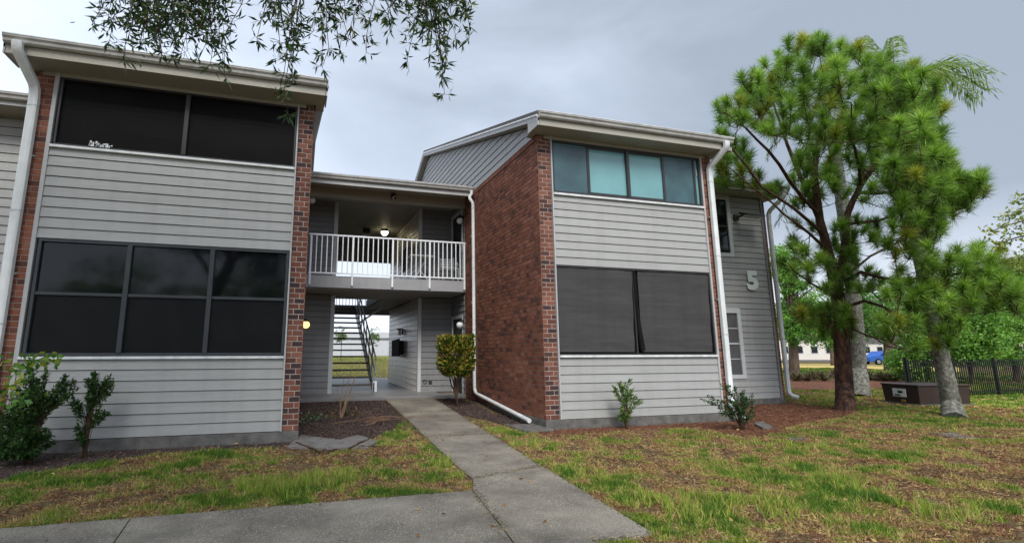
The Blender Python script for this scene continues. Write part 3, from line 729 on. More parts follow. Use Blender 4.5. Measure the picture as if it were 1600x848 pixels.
# shades
def shade(x0, x1, z0, z1):
    nx, nz_ = 24, 20; vs = []; fs = []
    for j in range(nz_+1):
        for i in range(nx+1):
            fx = i/nx; fz = j/nz_
            x = x0+(x1-x0)*fx; z = z0+(z1-z0)*fz
            x -= .05*(1-fz)*(fx**6)
            y = YF+.012+.007*math.sin(fz*16+fx*3)*(.3+fx)+.004*math.sin(fx*22)
            vs.append((x, y, z))
    for j in range(nz_):
        for i in range(nx): fs.append((j*(nx+1)+i, j*(nx+1)+i+1, (j+1)*(nx+1)+i+1, (j+1)*(nx+1)+i))
    return MB().add(vs, fs).build('sun_shade', M['shade'], w4, smooth=True)
shade(4.905, 6.665, 1.43, 3.11); shade(6.80, 8.60, 1.43, 3.09)
MB().box(4.9, 8.625, YF-.01, YF+.045, 3.105, 3.135).build('head_bar', M['frame'], w4)
MB().box(4.9, 8.625, YF-.005, YF+.045, 1.372, 1.40).build('bottom_bar', M['frame'], w4)
MB().tube([(6.70, YF-.0, 3.10), (6.71, YF-.01, 2.4), (6.74, YF-.01, 1.9), (6.79, YF-.02, 1.46)], [.035, .035, .05, .055], 10).build('rolled_curtain', M['black'], w4, smooth=True)
MB().box(6.66, 6.69, YF-.01, YF+.04, 1.40, 3.1).build('mullion', M['frame'], w4)
MB().box(8.60, 8.628, YF-.012, YF+.04, 1.40, 3.1).build('edge_bar', M['frame'], w4)
# sills
for xa, xb in ((-3.83, -.165), (4.895, 8.63)):
    for z in (4.60, 1.345):
        part(MB().box(xa, xb, YF-.06, YF+.03, z-.018, z+.024), 'window_sill', M['white'], bevel=.004)
# small windows of the recessed right wall
def small_window(z0, z1, rows, x0=11.15, x1=11.98, y=11.6):
    f = MB().box(x0, x1, y-.045, y-.005, z0, z0+.11).box(x0, x1, y-.045, y-.005, z1-.14, z1).box(x0, x0+.12, y-.045, y-.005, z0+.11, z1-.14).box(x1-.12, x1, y-.045, y-.005, z0+.11, z1-.14).build('window', M['trim'], B, bevel=.003, label='narrow white trimmed side window')
    MB().box(x0+.121, x1-.121, y-.002, y+.010, z0+.11, z1-.14).build('pane', M['glass'] if rows == 1 else M['blind'], f)
    mm = M['trim'] if rows > 1 else M['frame']
    a, b_ = z0+.112, z1-.142
    for i in range(1, rows):
        z = a+(b_-a)*i/rows
        MB().box(x0+.122, x1-.122, y-.014, y-.003, z-.011, z+.011).build('glazing_bar', mm, f)
    MB().box(x0+.122, x1-.122, y-.018, y-.003, (a+b_)/2-.022, (a+b_)/2+.022).build('meeting_rail', mm, f)
small_window(.70, 2.63, 4); small_window(4.10, 5.93, 1)

# ---- breezeway
ZS, ZF, ZC2 = .27, 3.40, 5.85     # slab, upper floor, upper ceiling
XA, XB = 1.02, 3.56; YB = 15.2; YE = 20.3
part(MB().box(XL1-.0, XR0+.0, 13.8, 23.4, -.1, ZS), 'entry_slab', M['slab'], bevel=.012)
sheet('walk_threshold', [(2.6, 15.25), (2.6, 14.1), (4.3, 14.1), (4.3, 15.25)], .05, M['agg'], .08, 0, kind='structure') if False else None
# back walls (left and right of the passage), both storeys
for za, zb in ((ZS, 3.04), (ZF, ZC2)):
    siding((XL1, YB), 0, XA-.08-XL1, za, zb, M['siding_shaded'])
    siding((XB+.06, YB), 0, XR0-XB-.06, za, zb, M['siding_shaded'])
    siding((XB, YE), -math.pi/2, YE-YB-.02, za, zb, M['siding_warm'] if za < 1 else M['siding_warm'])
    siding((XA, YB+.02), math.pi/2, YE-YB-.02, za, zb, M['siding_shaded'])
    part(MB().box(XA-.08, XA+.03, YB-.03, YB+.08, za, zb), 'corner_board', M['trim']); part(MB().box(XB-.04, XB+.06, YB-.03, YB+.08, za, zb), 'corner_board', M['trim'])
    # side walls with a door each
    siding((XR0, YB), -math.pi/2, YB-13.86, za, zb, M['siding_shaded'], holes=((.12, 1.16, za, za+2.14),))
    siding((XL1, 13.86), math.pi/2, YB-13.86, za, zb, M['siding_shaded'])
    dd = part(MB().box(XR0+.03, XR0+.07, 14.08, 15.04, za, za+2.10), 'door', M['door'], label='dark entry door on the right side of the upper landing' if za > 1 else 'dark entry door at the right of the entry')
    fr = MB().box(XR0-.035, XR0+.03, 14.0, 14.08, za, za+2.2).box(XR0-.035, XR0+.03, 15.045, 15.12, za, za+2.2).box(XR0-.035, XR0+.03, 14.08, 15.045, za+2.11, za+2.2)
    fr.build('door_frame', M['trim'], dd)
    MB().sphere((XR0+.0, 14.17, za+1.0), .03, 8, 6).tube([(XR0+.03, 14.17, za+1), (XR0, 14.17, za+1)], .012, 6).build('door_handle', M['metal'], dd)
part(MB().box(XB-.002, XB+.05, YE, YE+.08, ZS, ZC2), 'end_post', M['gap'])
part(MB().box(XA-.9, XA-.05, YE, YE+.08, ZS, ZC2).box(XB+.05, XR0, YE, YE+.08, ZS, ZC2), 'rear_wall', M['siding_shaded'])
# upper floor with stair opening, fascia and plank ceiling below
part(MB().box(XL1, XR0, 13.83, 16.55, 3.12, ZF).box(2.6, XB, 16.55, YE, 3.12, ZF), 'upper_floor', M['ceiling'])
part(MB().box(XL1+.002, XR0-.002, 13.79, 13.828, 3.095, ZF+.01), 'balcony_fascia', M['fasciagrey'])
ce = part(MB().box(XL1, XR0, 13.84, 16.5, 3.085, 3.118), 'lower_ceiling', M['gap'])
y = 13.85
while y < 16.4:
    MB().box(XL1+.005, XR0-.005, y, y+.125, 3.06, 3.083).build('plank', M['ceiling'], ce); y += .135
y = 16.56
ce3 = part(MB().box(2.62, XB-.02, 16.5, YE, 3.085, 3.118), 'lower_ceiling', M['gap'])
while y < YE-.1:
    MB().box(2.62, XB-.03, y, y+.125, 3.06, 3.083).build('plank', M['ceiling'], ce3); y += .135
ce2 = part(MB().box(XL1, XR0, 14.0, 21.6, ZC2+.02, ZC2+.08), 'upper_ceiling', M['gap'])
y = 14.02
while y < 21.4:
    MB().box(XL1+.005, XR0-.005, y, y+.15, ZC2-.012, ZC2+.018).build('plank', M['ceiling'], ce2); y += .16
part(MB().box(XA-.9, XR0, 21.55, 21.7, 5.16, 5.9), 'rear_beam', M['ceiling'])
part(MB().box(XA-.9, XR0, 21.6, 21.75, 2.93, 3.32).box(XA-.9, XR0, 21.75, 23.0, 3.10, 3.30), 'rear_landing', M['ceiling'])
# rear rail of the landing
rr = part(MB().box(XA-.6, XR0, 22.9, 22.94, 4.34, 4.40), 'rear_railing', M['metal'])
x = XA-.5
while x < XR0:
    MB().box(x-.012, x+.012, 22.91, 22.93, 3.3, 4.34).build('baluster', M['metal'], rr); x += .14
# balcony railing
rl = part(MB().box(XL1+.10, XR0-.01, 13.735, 13.785, 4.475, 4.52), 'balcony_railing', M['rail'], bevel=.006)
MB().box(XL1+.12, XR0-.03, 13.745, 13.775, 3.455, 3.49).build('bottom_rail', M['rail'], rl)
pxs = [.28, 1.375, 2.46, 3.51, XR0-.05]
postm = MB().box(-.025, .025, -.02, .02, 0, 1.32).mesh('rail_post', M['rail'], bevel=.004)
balm = MB().box(-.0125, .0125, -.0125, .0125, 0, .985).mesh('baluster', M['rail'])
for x in pxs: inst('rail_post', postm, rl, (x, 13.762, 3.152))
for a, b_ in zip(pxs[:-1], pxs[1:]):
    k = 8
    for i in range(1, k): inst('baluster', balm, rl, (a+(b_-a)*i/k, 13.76, 3.49))
# ---- downspouts
def spout(pts, name='downspout', sq=(1.0, .8), r=.052, mat=None, joints=(), label=None):
    o = MB().tube(pts, r, 16, True, sq).build(name, mat or M['white'], B, smooth=True, label=label)
    ks = [k for k in range(len(pts)-1) if abs(pts[k][2]-pts[k+1][2]) > 2]
    for k in ks:
        a, b_ = Vector(pts[k]), Vector(pts[k+1])
        for t_ in (.02, .36, .70):
            c = a.lerp(b_, t_); MB().tube([c+Vector((0, 0, -.012)), c+Vector((0, 0, .012))], r*1.07, 16, True, sq).build('joint', M['trim'], o)
        for t_ in (.18, .55, .88):
            c = a.lerp(b_, t_); q_ = (sq or (1, 1)); MB().box(c.x-r*1.5, c.x+r*1.5, c.y+r*.55, c.y+r*.75, c.z-.012, c.z+.012).build('strap', M['metal'], o)
    return o
spout([(-4.19, 8.50, 5.99), (-4.19, 8.50, 5.93), (-4.185, 8.52, 5.85), (-4.12, 8.93, 5.56), (-4.11, 8.975, 5.48), (-4.10, 8.98, 5.30), (-4.10, 8.98, .35), (-4.10, 8.95, .22)], joints=(3.9, 2.0), r=.066)
spout([(8.90, 8.50, 5.99), (8.90, 8.50, 5.93), (8.90, 8.52, 5.86), (8.835, 8.93, 5.58), (8.83, 8.975, 5.50), (8.83, 8.98, 5.30), (8.83, 8.98, .30), (8.86, 8.92, .14), (8.95, 8.75, .08)], r=.062)
spout([(4.50, 12.98, 5.83), (4.50, 12.98, 5.74), (4.44, 12.98, 5.66), (4.44, 12.97, 5.60), (4.51, 12.96, 5.50), (4.525, 12.95, 5.42), (4.525, 12.95, .52), (4.525, 12.90, .42), (4.525, 12.78, .37), (4.50, 9.62, .10)], sq=None, r=.045, label='white round downspout turning along the foot of the brick wall')
spout([(13.40, 10.95, 6.02), (13.40, 10.95, 5.94), (13.39, 10.98, 5.86), (13.37, 11.46, 5.56), (13.365, 11.52, 5.46), (13.365, 11.53, 5.2), (13.365, 11.53, .32), (13.40, 11.47, .22), (13.50, 11.35, .17)], r=.058)

# ------------------------------------------------------------------ things on the building
def globe_lamp(loc, side, lit, label):
    e_ = empty('wall_lamp', loc, label, 'lamp', 'globe lamps beside the entry doors')
    x, y, z = loc
    MB().tube([(x, y, z+.12), (x+side*.03, y, z+.12)], .05, 12).tube([(x+side*.03, y, z+.12), (x+side*.10, y, z+.15), (x+side*.13, y, z+.11)], .014, 8).build('bracket', M['blackmetal'], e_, smooth=True)
    MB().tube([(x+side*.13, y, z+.07), (x+side*.13, y, z+.12)], .055, 14).build('cap', M['blackmetal'], e_)
    MB().sphere((x+side*.13, y, z), .095, 18, 12).build('globe', M['globe_lit'] if lit else M['globe'], e_, smooth=True)
    return e_
globe_lamp((XR0, 13.96, 2.17), -1, False, 'white globe wall lamp beside the ground floor door, behind the croton')
globe_lamp((XR0, 13.92, 5.20), -1, False, 'white globe wall lamp beside the upper door at the right end of the balcony')
globe_lamp((XL1, 14.1, 2.13), 1, True, 'lit amber globe wall lamp half hidden by the left pier on the ground floor')
globe_lamp((XL1, 14.1, 5.52), 1, False, 'white globe wall lamp half hidden by the left pier above the balcony')
cl = empty('ceiling_lamp', (2.95, 18.3, 5.84), 'lit ceiling lamp with round glass shade in the upper breezeway', 'lamp')
MB().tube([(2.95, 18.3, 5.84), (2.95, 18.3, 5.76)], .13, 16).build('canopy', M['blackmetal'], cl)
MB().tube([(2.95, 18.3, 5.757), (2.95, 18.3, 5.68), (2.95, 18.3, 5.62)], [.13, .12, .06], 16).build('shade', M['lamp_lit'], cl, smooth=True)
ex = empty('vent_box', (2.28, 18.3, 5.84), 'dark square box on the upper breezeway ceiling left of the lit lamp', 'vent')
MB().box(2.16, 2.42, 18.2, 18.4, 5.64, 5.84).build('case', M['frame_grey'], ex, bevel=.01); MB().box(2.15, 2.43, 18.19, 18.41, 5.60, 5.638).build('lens', M['trim'], ex)
pl = empty('passage_lamp', (XB, 17.6, 2.2), 'small black capped wall lamp on the passage wall', 'lamp')
MB().box(XB-.22, XB-.02, 17.5, 17.75, 2.17, 2.205).box(XB-.04, XB-.02, 17.55, 17.7, 2.0, 2.17).build('cap', M['blackmetal'], pl); MB().tube([(XB-.12, 17.62, 1.98), (XB-.12, 17.62, 2.165)], .055, 10).build('glass', M['globe'], pl)
nb = empty('notice_box', (XB, 18, 1.2), 'black covered box hanging on the worn passage wall below its lamp', 'box')
MB().box(XB-.16, XB-.025, 17.35, 18.7, 1.33, 1.80).build('case', M['blackmetal'], nb, bevel=.02); MB().prism([(17.3, 1.28), (18.7, 1.25), (18.72, 1.82), (17.32, 1.86)], 0, XB-.19, XB-.165).build('cover', M['black'], nb)
MB().box(XB-.05, XB-.02, 17.0, 17.9, 4.2, 4.96).build('passage_window', M['blackmetal'], B)
sc_ = empty('security_camera', (2.43, 13.7, 5.8), 'small security camera under the middle of the breezeway eave', 'camera')
MB().box(2.38, 2.50, 13.72, 13.80, 5.68, 5.80).build('mount', M['frame_grey'], sc_); MB().sphere((2.46, 13.68, 5.655), .055, 12, 8).build('dome', M['globe'], sc_, smooth=True); MB().sphere((2.47, 13.64, 5.635), .035, 10, 6).build('lens', M['black'], sc_, smooth=True)
fl = empty('flood_light', (12.2, 11.58, 5.2), 'bronze flood light on the recessed grey wall high above the number 5', 'light')
MB().box(12.08, 12.22, 11.50, 11.575, 5.18, 5.36).bar((12.15, 11.5, 5.27), (12.2, 11.3, 5.3), .05, .05).build('bracket', M['frame'], fl)
MB().add([(12.0, 11.28, 5.36), (12.75, 11.28, 5.36), (12.62, 10.98, 5.24), (11.98, 10.98, 5.24), (12.0, 11.28, 5.29), (12.75, 11.28, 5.29), (12.62, 10.98, 5.20), (11.98, 10.98, 5.20)], [(0,1,2,3),(4,7,6,5),(0,4,5,1),(1,5,6,2),(2,6,7,3),(3,7,4,0)]).build('head', M['frame'], fl)
MB().box(12.05, 12.6, 11.02, 11.24, 5.19, 5.20).build('lens', M['trim'], fl)
# house number
fc = bpy.data.curves.new('five', 'FONT'); fc.body = '5'; fc.size = .78; fc.extrude = .015; fc.offset = .04
fo = bpy.data.objects.new('five', fc); COL.objects.link(fo); dg = bpy.context.evaluated_depsgraph_get()
me = bpy.data.meshes.new_from_object(fo.evaluated_get(dg)); bpy.data.objects.remove(fo)
me.materials.clear(); me.materials.append(paint('number_enamel', (.62, .70, .66), .4, .05))
vs_ = np.array([v.co[:] for v in me.vertices]); x0_, y0_ = vs_[:, 0].min(), vs_[:, 1].min(); sx = .40/np.ptp(vs_[:, 0]); sy = .56/np.ptp(vs_[:, 1])
for v in me.vertices: v.co = ((v.co.x-x0_)*sx, -v.co.z, (v.co.y-y0_)*sy)
no = inst('house_number', me, None, (12.30, 11.535, 3.16)); props(no, 'pale green number 5 fixed on the recessed grey siding', 'house number')
dm = sheet('doormat', [(4.02, 14.5), (4.5, 14.5), (4.5, 14.95), (4.02, 14.95)], ZS+.018, M['barkfar'], .015, 0, label='brown doormat on the slab before the ground floor door', cat='doormat')
# wall outlet
oo = empty('hose_outlet', (3.75, YB-.03, .55), 'small metal outlet with a bent hose low on the grey wall right of the passage', 'outlet')
MB().box(3.86, 3.96, YB-.05, YB-.025, .50, .60).build('plate', M['frame_grey'], oo); MB().tube([(3.74+.02*math.cos(a)*3, YB-.05, .56+.05*math.sin(a)) for a in np.linspace(0, 6, 14)], .008, 5).build('hose', M['blackmetal'], oo)
# plant pot behind the left screen
pt = empty('window_ornament', (-3.16, 9.3, 4.62), 'small white lace ornament on the sill behind the upper left screen', 'ornament')
pm = MB()
for i in range(26): 
    a = random.uniform(-.16, .16); pm.box(-3.16+a, -3.16+a+.022, YF-.02, YF-.01, 4.63+random.uniform(0, .08), 4.66+random.uniform(.0, .10))
pm.build('lace', M['globe'], pt)
# balcony furniture
tb = empty('balcony_table', (3.4, 14.5, ZF), 'tall white metal table behind the balcony railing', 'table')
MB().box(3.05, 3.78, 14.2, 14.75, 4.15, 4.18).build('table_top', M['trim'], tb)
for a, b_ in (((3.15, 14.3), (3.65, 14.65)), ((3.65, 14.3), (3.15, 14.65))):
    MB().bar((a[0], a[1], ZF), (b_[0], b_[1], 4.15), .025, .025).build('leg', M['trim'], tb)
MB().bar((3.15, 14.65, ZF), (3.6, 14.3, 4.15), .025, .025).build('leg', M['trim'], tb)
chr_ = empty('balcony_chair', (4.2, 14.5, ZF), 'white metal strap chair at the right end of the balcony', 'chair')
for k in range(4): MB().box(4.02, 4.48, 14.2+.11*k, 14.27+.11*k, 3.84, 3.855).build('seat_strap', M['trim'], chr_)
for k in range(4): MB().box(4.05, 4.45, 14.62, 14.635, 3.92+.07*k, 3.955+.07*k).build('back_strap', M['trim'], chr_)
for x in (4.02, 4.48):
    for yy, zt in ((14.2, 3.86), (14.65, 4.22)):
        MB().bar((x, yy, ZF), (x, yy, zt), .022, .022, (0, 1, 0)).build('leg', M['trim'], chr_)
    MB().tube([(x, 14.65, 4.03), (x, 14.3, 4.03), (x, 14.2, 3.9)], .012, 6).build('armrest', M['trim'], chr_)
# ---- staircase
st = empty('staircase', (1.8, 16, ZS), 'open riser metal staircase climbing through the breezeway', 'staircase')
nT = 14
for k in range(nT):
    z = ZS+.205*(k+1); y = 15.75+.40*k
    MB().box(1.06, 2.27, y, y+.30, z-.05, z).build('tread', M['treadm'], st)
for x in (1.05, 2.30):
    MB().prism([(15.6, ZS), (15.85, ZS), (21.6, 3.10), (21.6, 3.3), (21.2, 3.3), (15.6, ZS+.25)], 0, x-.02, x+.02).build('stringer', M['metal'], st)
for zo in (.95, .5):
    MB().tube([(2.35, 15.65, ZS+zo), (2.35, 21.3, 3.1+zo)], .025, 8).build('handrail', M['metal'], st)
for k in range(8):
    y = 15.7+.75*k; z = ZS+(y-15.6)*.5
    MB().box(2.33, 2.365, y-.016, y+.016, z, z+.95).build('baluster', M['metal'], st)
MB().box(2.27, 2.39, 15.6, 15.72, ZS, ZS+.30).build('foot_bracket', M['rail'], st)
MB().bar((2.3, 19.5, 2.5), (3.1, 19.5, 3.06), .06, .06).build('brace', M['rail'], st)

# ------------------------------------------------------------------ lawn
def walk_mask(x, y, grow=0.0):
    m = np.zeros(np.shape(x), bool)
    for p in WP: m |= inpoly(x, y, p)
    return m
def blocked(x, y, straw_ok=False):
    m = walk_mask(x, y)
    for p in (bedL, bedE, bedR, bedF): m |= inpoly(x, y, p)
    m |= inpoly(x, y, straw2)
    m |= (y > 9.0) & (x < XR1) & ~((x > XL1) & (x < XR0) & (y < 13.8)); m |= (y > 10.5) & (x < 13.4) & (y < 24)
    return m
def colmix(t, stops):
    t = np.clip(t, 0, 1); xs = [s[0] for s in stops]
    return np.stack([np.interp(t, xs, [s[1][i] for s in stops]) for i in range(3)], -1)
GRASS_STOPS = [(0, (.08, .16, .022)), (.26, (.17, .26, .035)), (.42, (.30, .34, .06)), (.52, (.40, .34, .12)), (.66, (.52, .36, .18)), (.80, (.36, .18, .10)), (1, (.17, .08, .055))]
def dryness(x, y):
    d = .20*fbm(x, y, .8, 3)+.56*fbm(x+9, y-7, .26, 3)+.24*fbm(x+50, y-30, 2.8, 3)
    d = (d-.5)*3.9+.55
    d = d + .16*np.clip((x-6.5)/8, 0, 1)*np.clip((9.5-y)/4, 0, 1)
    d = d - .35*np.clip((x-17)/3, 0, 1)
    return d
def lawn(n, box, smin, smax, wd, tests, name_parts):
    K = 8
    x, y = scatter(box, n//K, tests)
    k = ~blocked(x, y); x = x[k]; y = y[k]
    d = dryness(x, y); pat = fbm(x-9, y+4, .5, 3)
    keep = rng.random(len(x)) < np.clip(1.3-1.1*np.clip((d-.66)*2.6, 0, 1), .15, 1)
    x, y, d, pat = x[keep], y[keep], d[keep], pat[keep]
    hue = d+.04+rng.normal(0, .21, len(x)); vig = rng.uniform(.55, 1.35, len(x)); br_ = rng.uniform(.75, 1.3, len(x))
    x, y, d, pat, hue, vig, br_ = [np.repeat(a, K) for a in (x, y, d, pat, hue, vig, br_)]; n = len(x)
    az = rng.uniform(0, 2*np.pi, n); dist = np.hypot(x, y); sc_ = 1+np.clip(dist-5, 0, 40)*.10
    r_ = np.abs(rng.normal(0, .02, n))*sc_; x = x+r_*np.cos(az); y = y+r_*np.sin(az); k = ~blocked(x, y)
    lean = np.where(rng.random(n) < .25+.5*np.clip(d, 0, 1), rng.uniform(.8, 1.5, n), rng.uniform(.15, 1.0, n))
    dr = np.stack([np.cos(az)*np.sin(lean), np.sin(az)*np.sin(lean), np.cos(lean)], -1)
    ln = rng.uniform(smin, smax, n)*(1.25-.7*np.clip(d, 0, 1))*(.5+.9*np.clip(pat, 0, 1))*vig
    base = np.stack([x, y, road_h(x, y)+.002], -1)
    c = colmix(hue+rng.normal(0, .05, n), GRASS_STOPS)*(br_*rng.uniform(.75, 1.25, n))[:, None]
    c = c*(1+np.clip((x-15.5)/3, 0, 1)*np.clip((12-y)/2, 0, 1)*.5)[:, None]
    return needles(base[k], dr[k], ln[k], (wd*sc_)[k]), c[k]
fr_ok = lambda x, y: (x*.284+y*.959 > 1.5) & (x > -(y*.62+.8)) & (x < y*2.35+1.0)
Va = []; Ca = []
for (n, box, a, b_, wd) in ((420000, (-4.5, 12, 2.9, 6.0), .03, .065, .008), (330000, (-6.5, 16, 6.0, 9.6), .03, .065, .009), (14000, (1.6, 4.6, 9.2, 13.8), .03, .06, .011), (130000, (8.5, 30, 9.6, 16), .03, .065, .011), (90000, (16, 26, 4, 9.6), .03, .065, .011), (70000, (12, 44, 16, 34), .04, .09, .02)):
    v, c = lawn(n, box, a, b_, wd, [fr_ok], None); Va.append(v); Ca.append(c)
# rear lawn seen through the breezeway
x, y = scatter((-2, 16, 23.6, 46), 40000, [lambda x, y: (np.abs(x-y*.17) < y*.09+1)])
n = len(x); az = rng.uniform(0, 6.28, n); le = rng.uniform(.1, 1, n)
base = np.stack([x, y, road_h(x, y)], -1); dr = np.stack([np.cos(az)*np.sin(le), np.sin(az)*np.sin(le), np.cos(le)], -1)
Va.append(needles(base, dr, rng.uniform(.05, .12, n), .02)); Ca.append(colmix(.25+.45*np.clip((30-y)/5, 0, 1)*rng.random(n)+rng.normal(0, .1, n)+.12, GRASS_STOPS)*1.25)
npmesh('lawn_grass', np.concatenate(Va), 3, np.concatenate(Ca), M['grass'], kind='stuff')
# taller bright tufts
def tufts(pts):
    V = []; C = []
    for (x, y, r, n) in pts:
        n = int(n*.28)
        ctr = rng.normal(0, r*.45, (max(4, n//22), 2)); 
        a = rng.uniform(0, 6.28, n); q = np.sqrt(rng.random(n))*r; az = rng.uniform(0, 6.28, n); le = rng.uniform(.1, .8, n)
        ci = ctr[rng.integers(0, len(ctr), n)]; bx, by = x+ci[:, 0]+q/r*.05*np.cos(a), y+ci[:, 1]+q/r*.05*np.sin(a); k = ~blocked(bx, by)
        b = np.stack([bx, by, road_h(bx, by)], -1)[k]; d = np.stack([np.cos(az)*np.sin(le), np.sin(az)*np.sin(le), np.cos(le)], -1)[k]; m = len(b)
        V.append(needles(b, d, rng.uniform(.06, .15, m), .010)); C.append(colmix(rng.normal(.34, .14, m), GRASS_STOPS)*rng.uniform(.9, 1.5, m)[:, None])
    return np.concatenate(V), np.concatenate(C)
tp = [(*gp(u, v), r, n) for u, v, r, n in [(430, 765, .5, 3000), (480, 755, .45, 2600), (380, 770, .4, 1500), (540, 745, .35, 1500), (1180, 790, .5, 2400), (1060, 800, .4, 2000), (1250, 700, .6, 1600), (1000, 780, .3, 1200), (1330, 760, .6, 2000), (1460, 800, .6, 1500), (750, 652, .25, 900), (780, 676, .3, 900), (820, 700, .35, 1000), (900, 740, .35, 900), (690, 725, .25, 800), (720, 745, .15, 500)]]
V, C = tufts(tp); npmesh('tall_grass_tufts', V, 3, C, M['grass'], kind='stuff')
# litter: straw and chips on the beds, dry thatch on the lawn
def litter(name, polys, n, stops, lmin, lmax, wd, mat):
    V = []; C = []
    for p, m in zip(polys, n):
        px = [q[0] for q in p]; py = [q[1] for q in p]
        x = rng.uniform(min(px), max(px), m); y = rng.uniform(min(py), max(py), m); k = inpoly(x, y, p) & (y > 3) & ~walk_mask(x, y); x, y = x[k], y[k]; m2 = len(x)
        az = rng.uniform(0, 6.28, m2); up = rng.normal(0, .22, m2)
        d = np.stack([np.cos(az), np.sin(az), up], -1); b = np.stack([x, y, road_h(x, y)+.016+np.abs(up)*.02], -1)
        V.append(leaves(b, d, rng.uniform(lmin, lmax, m2), wd*rng.uniform(.6, 1.4, m2))); C.append(colmix(rng.random(m2), stops))
    return npmesh(name, np.concatenate(V), 4, np.concatenate(C), mat, kind='stuff')
litter('mulch_chips', [bedL, bedE, bedR], [9000, 14000, 5000], [(0, (.02, .014, .013)), (.6, (.09, .06, .055)), (.92, (.17, .13, .11)), (1, (.35, .24, .14))], .015, .05, .012, M['litter'])
wide = [gp(u, v) for u, v in [(760, 675), (850, 700), (1000, 700), (1130, 700), (1250, 735), (1370, 700), (1400, 655), (1340, 636), (1250, 634)]] + [(9, 8.9), (4.4, 8.9)]
wide2 = [gp(u, v) for u, v in [(1130, 670), (1200, 715), (1300, 690), (1370, 650), (1340, 636), (1250, 632)]] + [(9, 8.9)]
litter('fallen_pine_needles', [bedF, straw2, wide, wide2], [30000, 5000, 9000, 16000], [(0, (.05, .022, .016)), (.6, (.18, .08, .05)), (.9, (.30, .16, .09)), (1, (.45, .30, .17))], .05, .12, .005, M['litter'])
lw = [(-4.5, 3), (12, 3), (17, 8.8), (9, 8.8), (-5, 8.2)]
V = []; C = []
x, y = scatter((-4.5, 15, 3, 9.5), 90000, [fr_ok]); k = ~blocked(x, y) & (dryness(x, y) > .42); x, y = x[k], y[k]; m = len(x)
az = rng.uniform(0, 6.28, m); b = np.stack([x, y, rng.uniform(.012, .035, m)], -1); d = np.stack([np.cos(az), np.sin(az), rng.normal(0, .15, m)], -1)
npmesh('dry_thatch', leaves(b, d, rng.uniform(.02, .06, m), .007), 4, colmix(rng.random(m), [(0, (.10, .05, .03)), (.5, (.30, .18, .10)), (1, (.50, .36, .19))]), M['litter'], kind='stuff')
# dirt and clippings spilling over the walk's edges
V = []; C = []
for poly in WP:
    for a_, b_ in zip(poly, poly[1:]+poly[:1]):
        a_ = np.array(a_); b_ = np.array(b_); L_ = np.linalg.norm(b_-a_)
        if min(a_[1], b_[1]) < 2.8 or L_ < .1: continue
        m = int(L_*90); t = rng.random(m); nrm = np.array([-(b_-a_)[1], (b_-a_)[0]])/L_
        p = a_+(b_-a_)*t[:, None]+nrm*(np.abs(rng.normal(0, .035, m))*rng.choice([-1, 1], m))[:, None]
        az = rng.uniform(0, 6.28, m); V.append(leaves(np.stack([p[:, 0], p[:, 1], road_h(p[:, 0], p[:, 1])+.036], -1), np.stack([np.cos(az), np.sin(az), rng.normal(0, .1, m)], -1), rng.uniform(.01, .045, m), .007)); C.append(colmix(rng.random(m), [(0, (.05, .035, .025)), (.5, (.16, .11, .07)), (.8, (.34, .26, .14)), (1, (.10, .16, .04))]))
npmesh('edge_debris', np.concatenate(V), 4, np.concatenate(C), M['litter'], kind='stuff')
# fallen leaves
x, y = scatter((-4, 12, 3, 9.5), 260, [fr_ok]); m = len(x); az = rng.uniform(0, 6.28, m)
npmesh('fallen_leaves', leaves(np.stack([x, y, np.full(m, .045)], -1), np.stack([np.cos(az), np.sin(az), rng.normal(0, .2, m)], -1), rng.uniform(.04, .08, m), .025, .15), 4, colmix(rng.random(m), [(0, (.14, .07, .03)), (.6, (.32, .18, .08)), (1, (.55, .42, .15))]), M['litter'], kind='stuff')
# small stones and shells at the walk and in the grass
def small_rocks():
    mb = MB()
    for i in range(70):
        u = random.uniform(300, 1100); v = random.uniform(680, 700) if random.random() < .6 else random.uniform(700, 740)
        x, y = gp(u, v)
        if walk_mask(np.array([x]), np.array([y]))[0] or y > 9: continue
        mb.sphere((x, y, .012), random.uniform(.008, .02), 6, 4, (1, 1, .6))
    mb.build('gravel_bits', M['agg'], kind='stuff')
small_rocks()

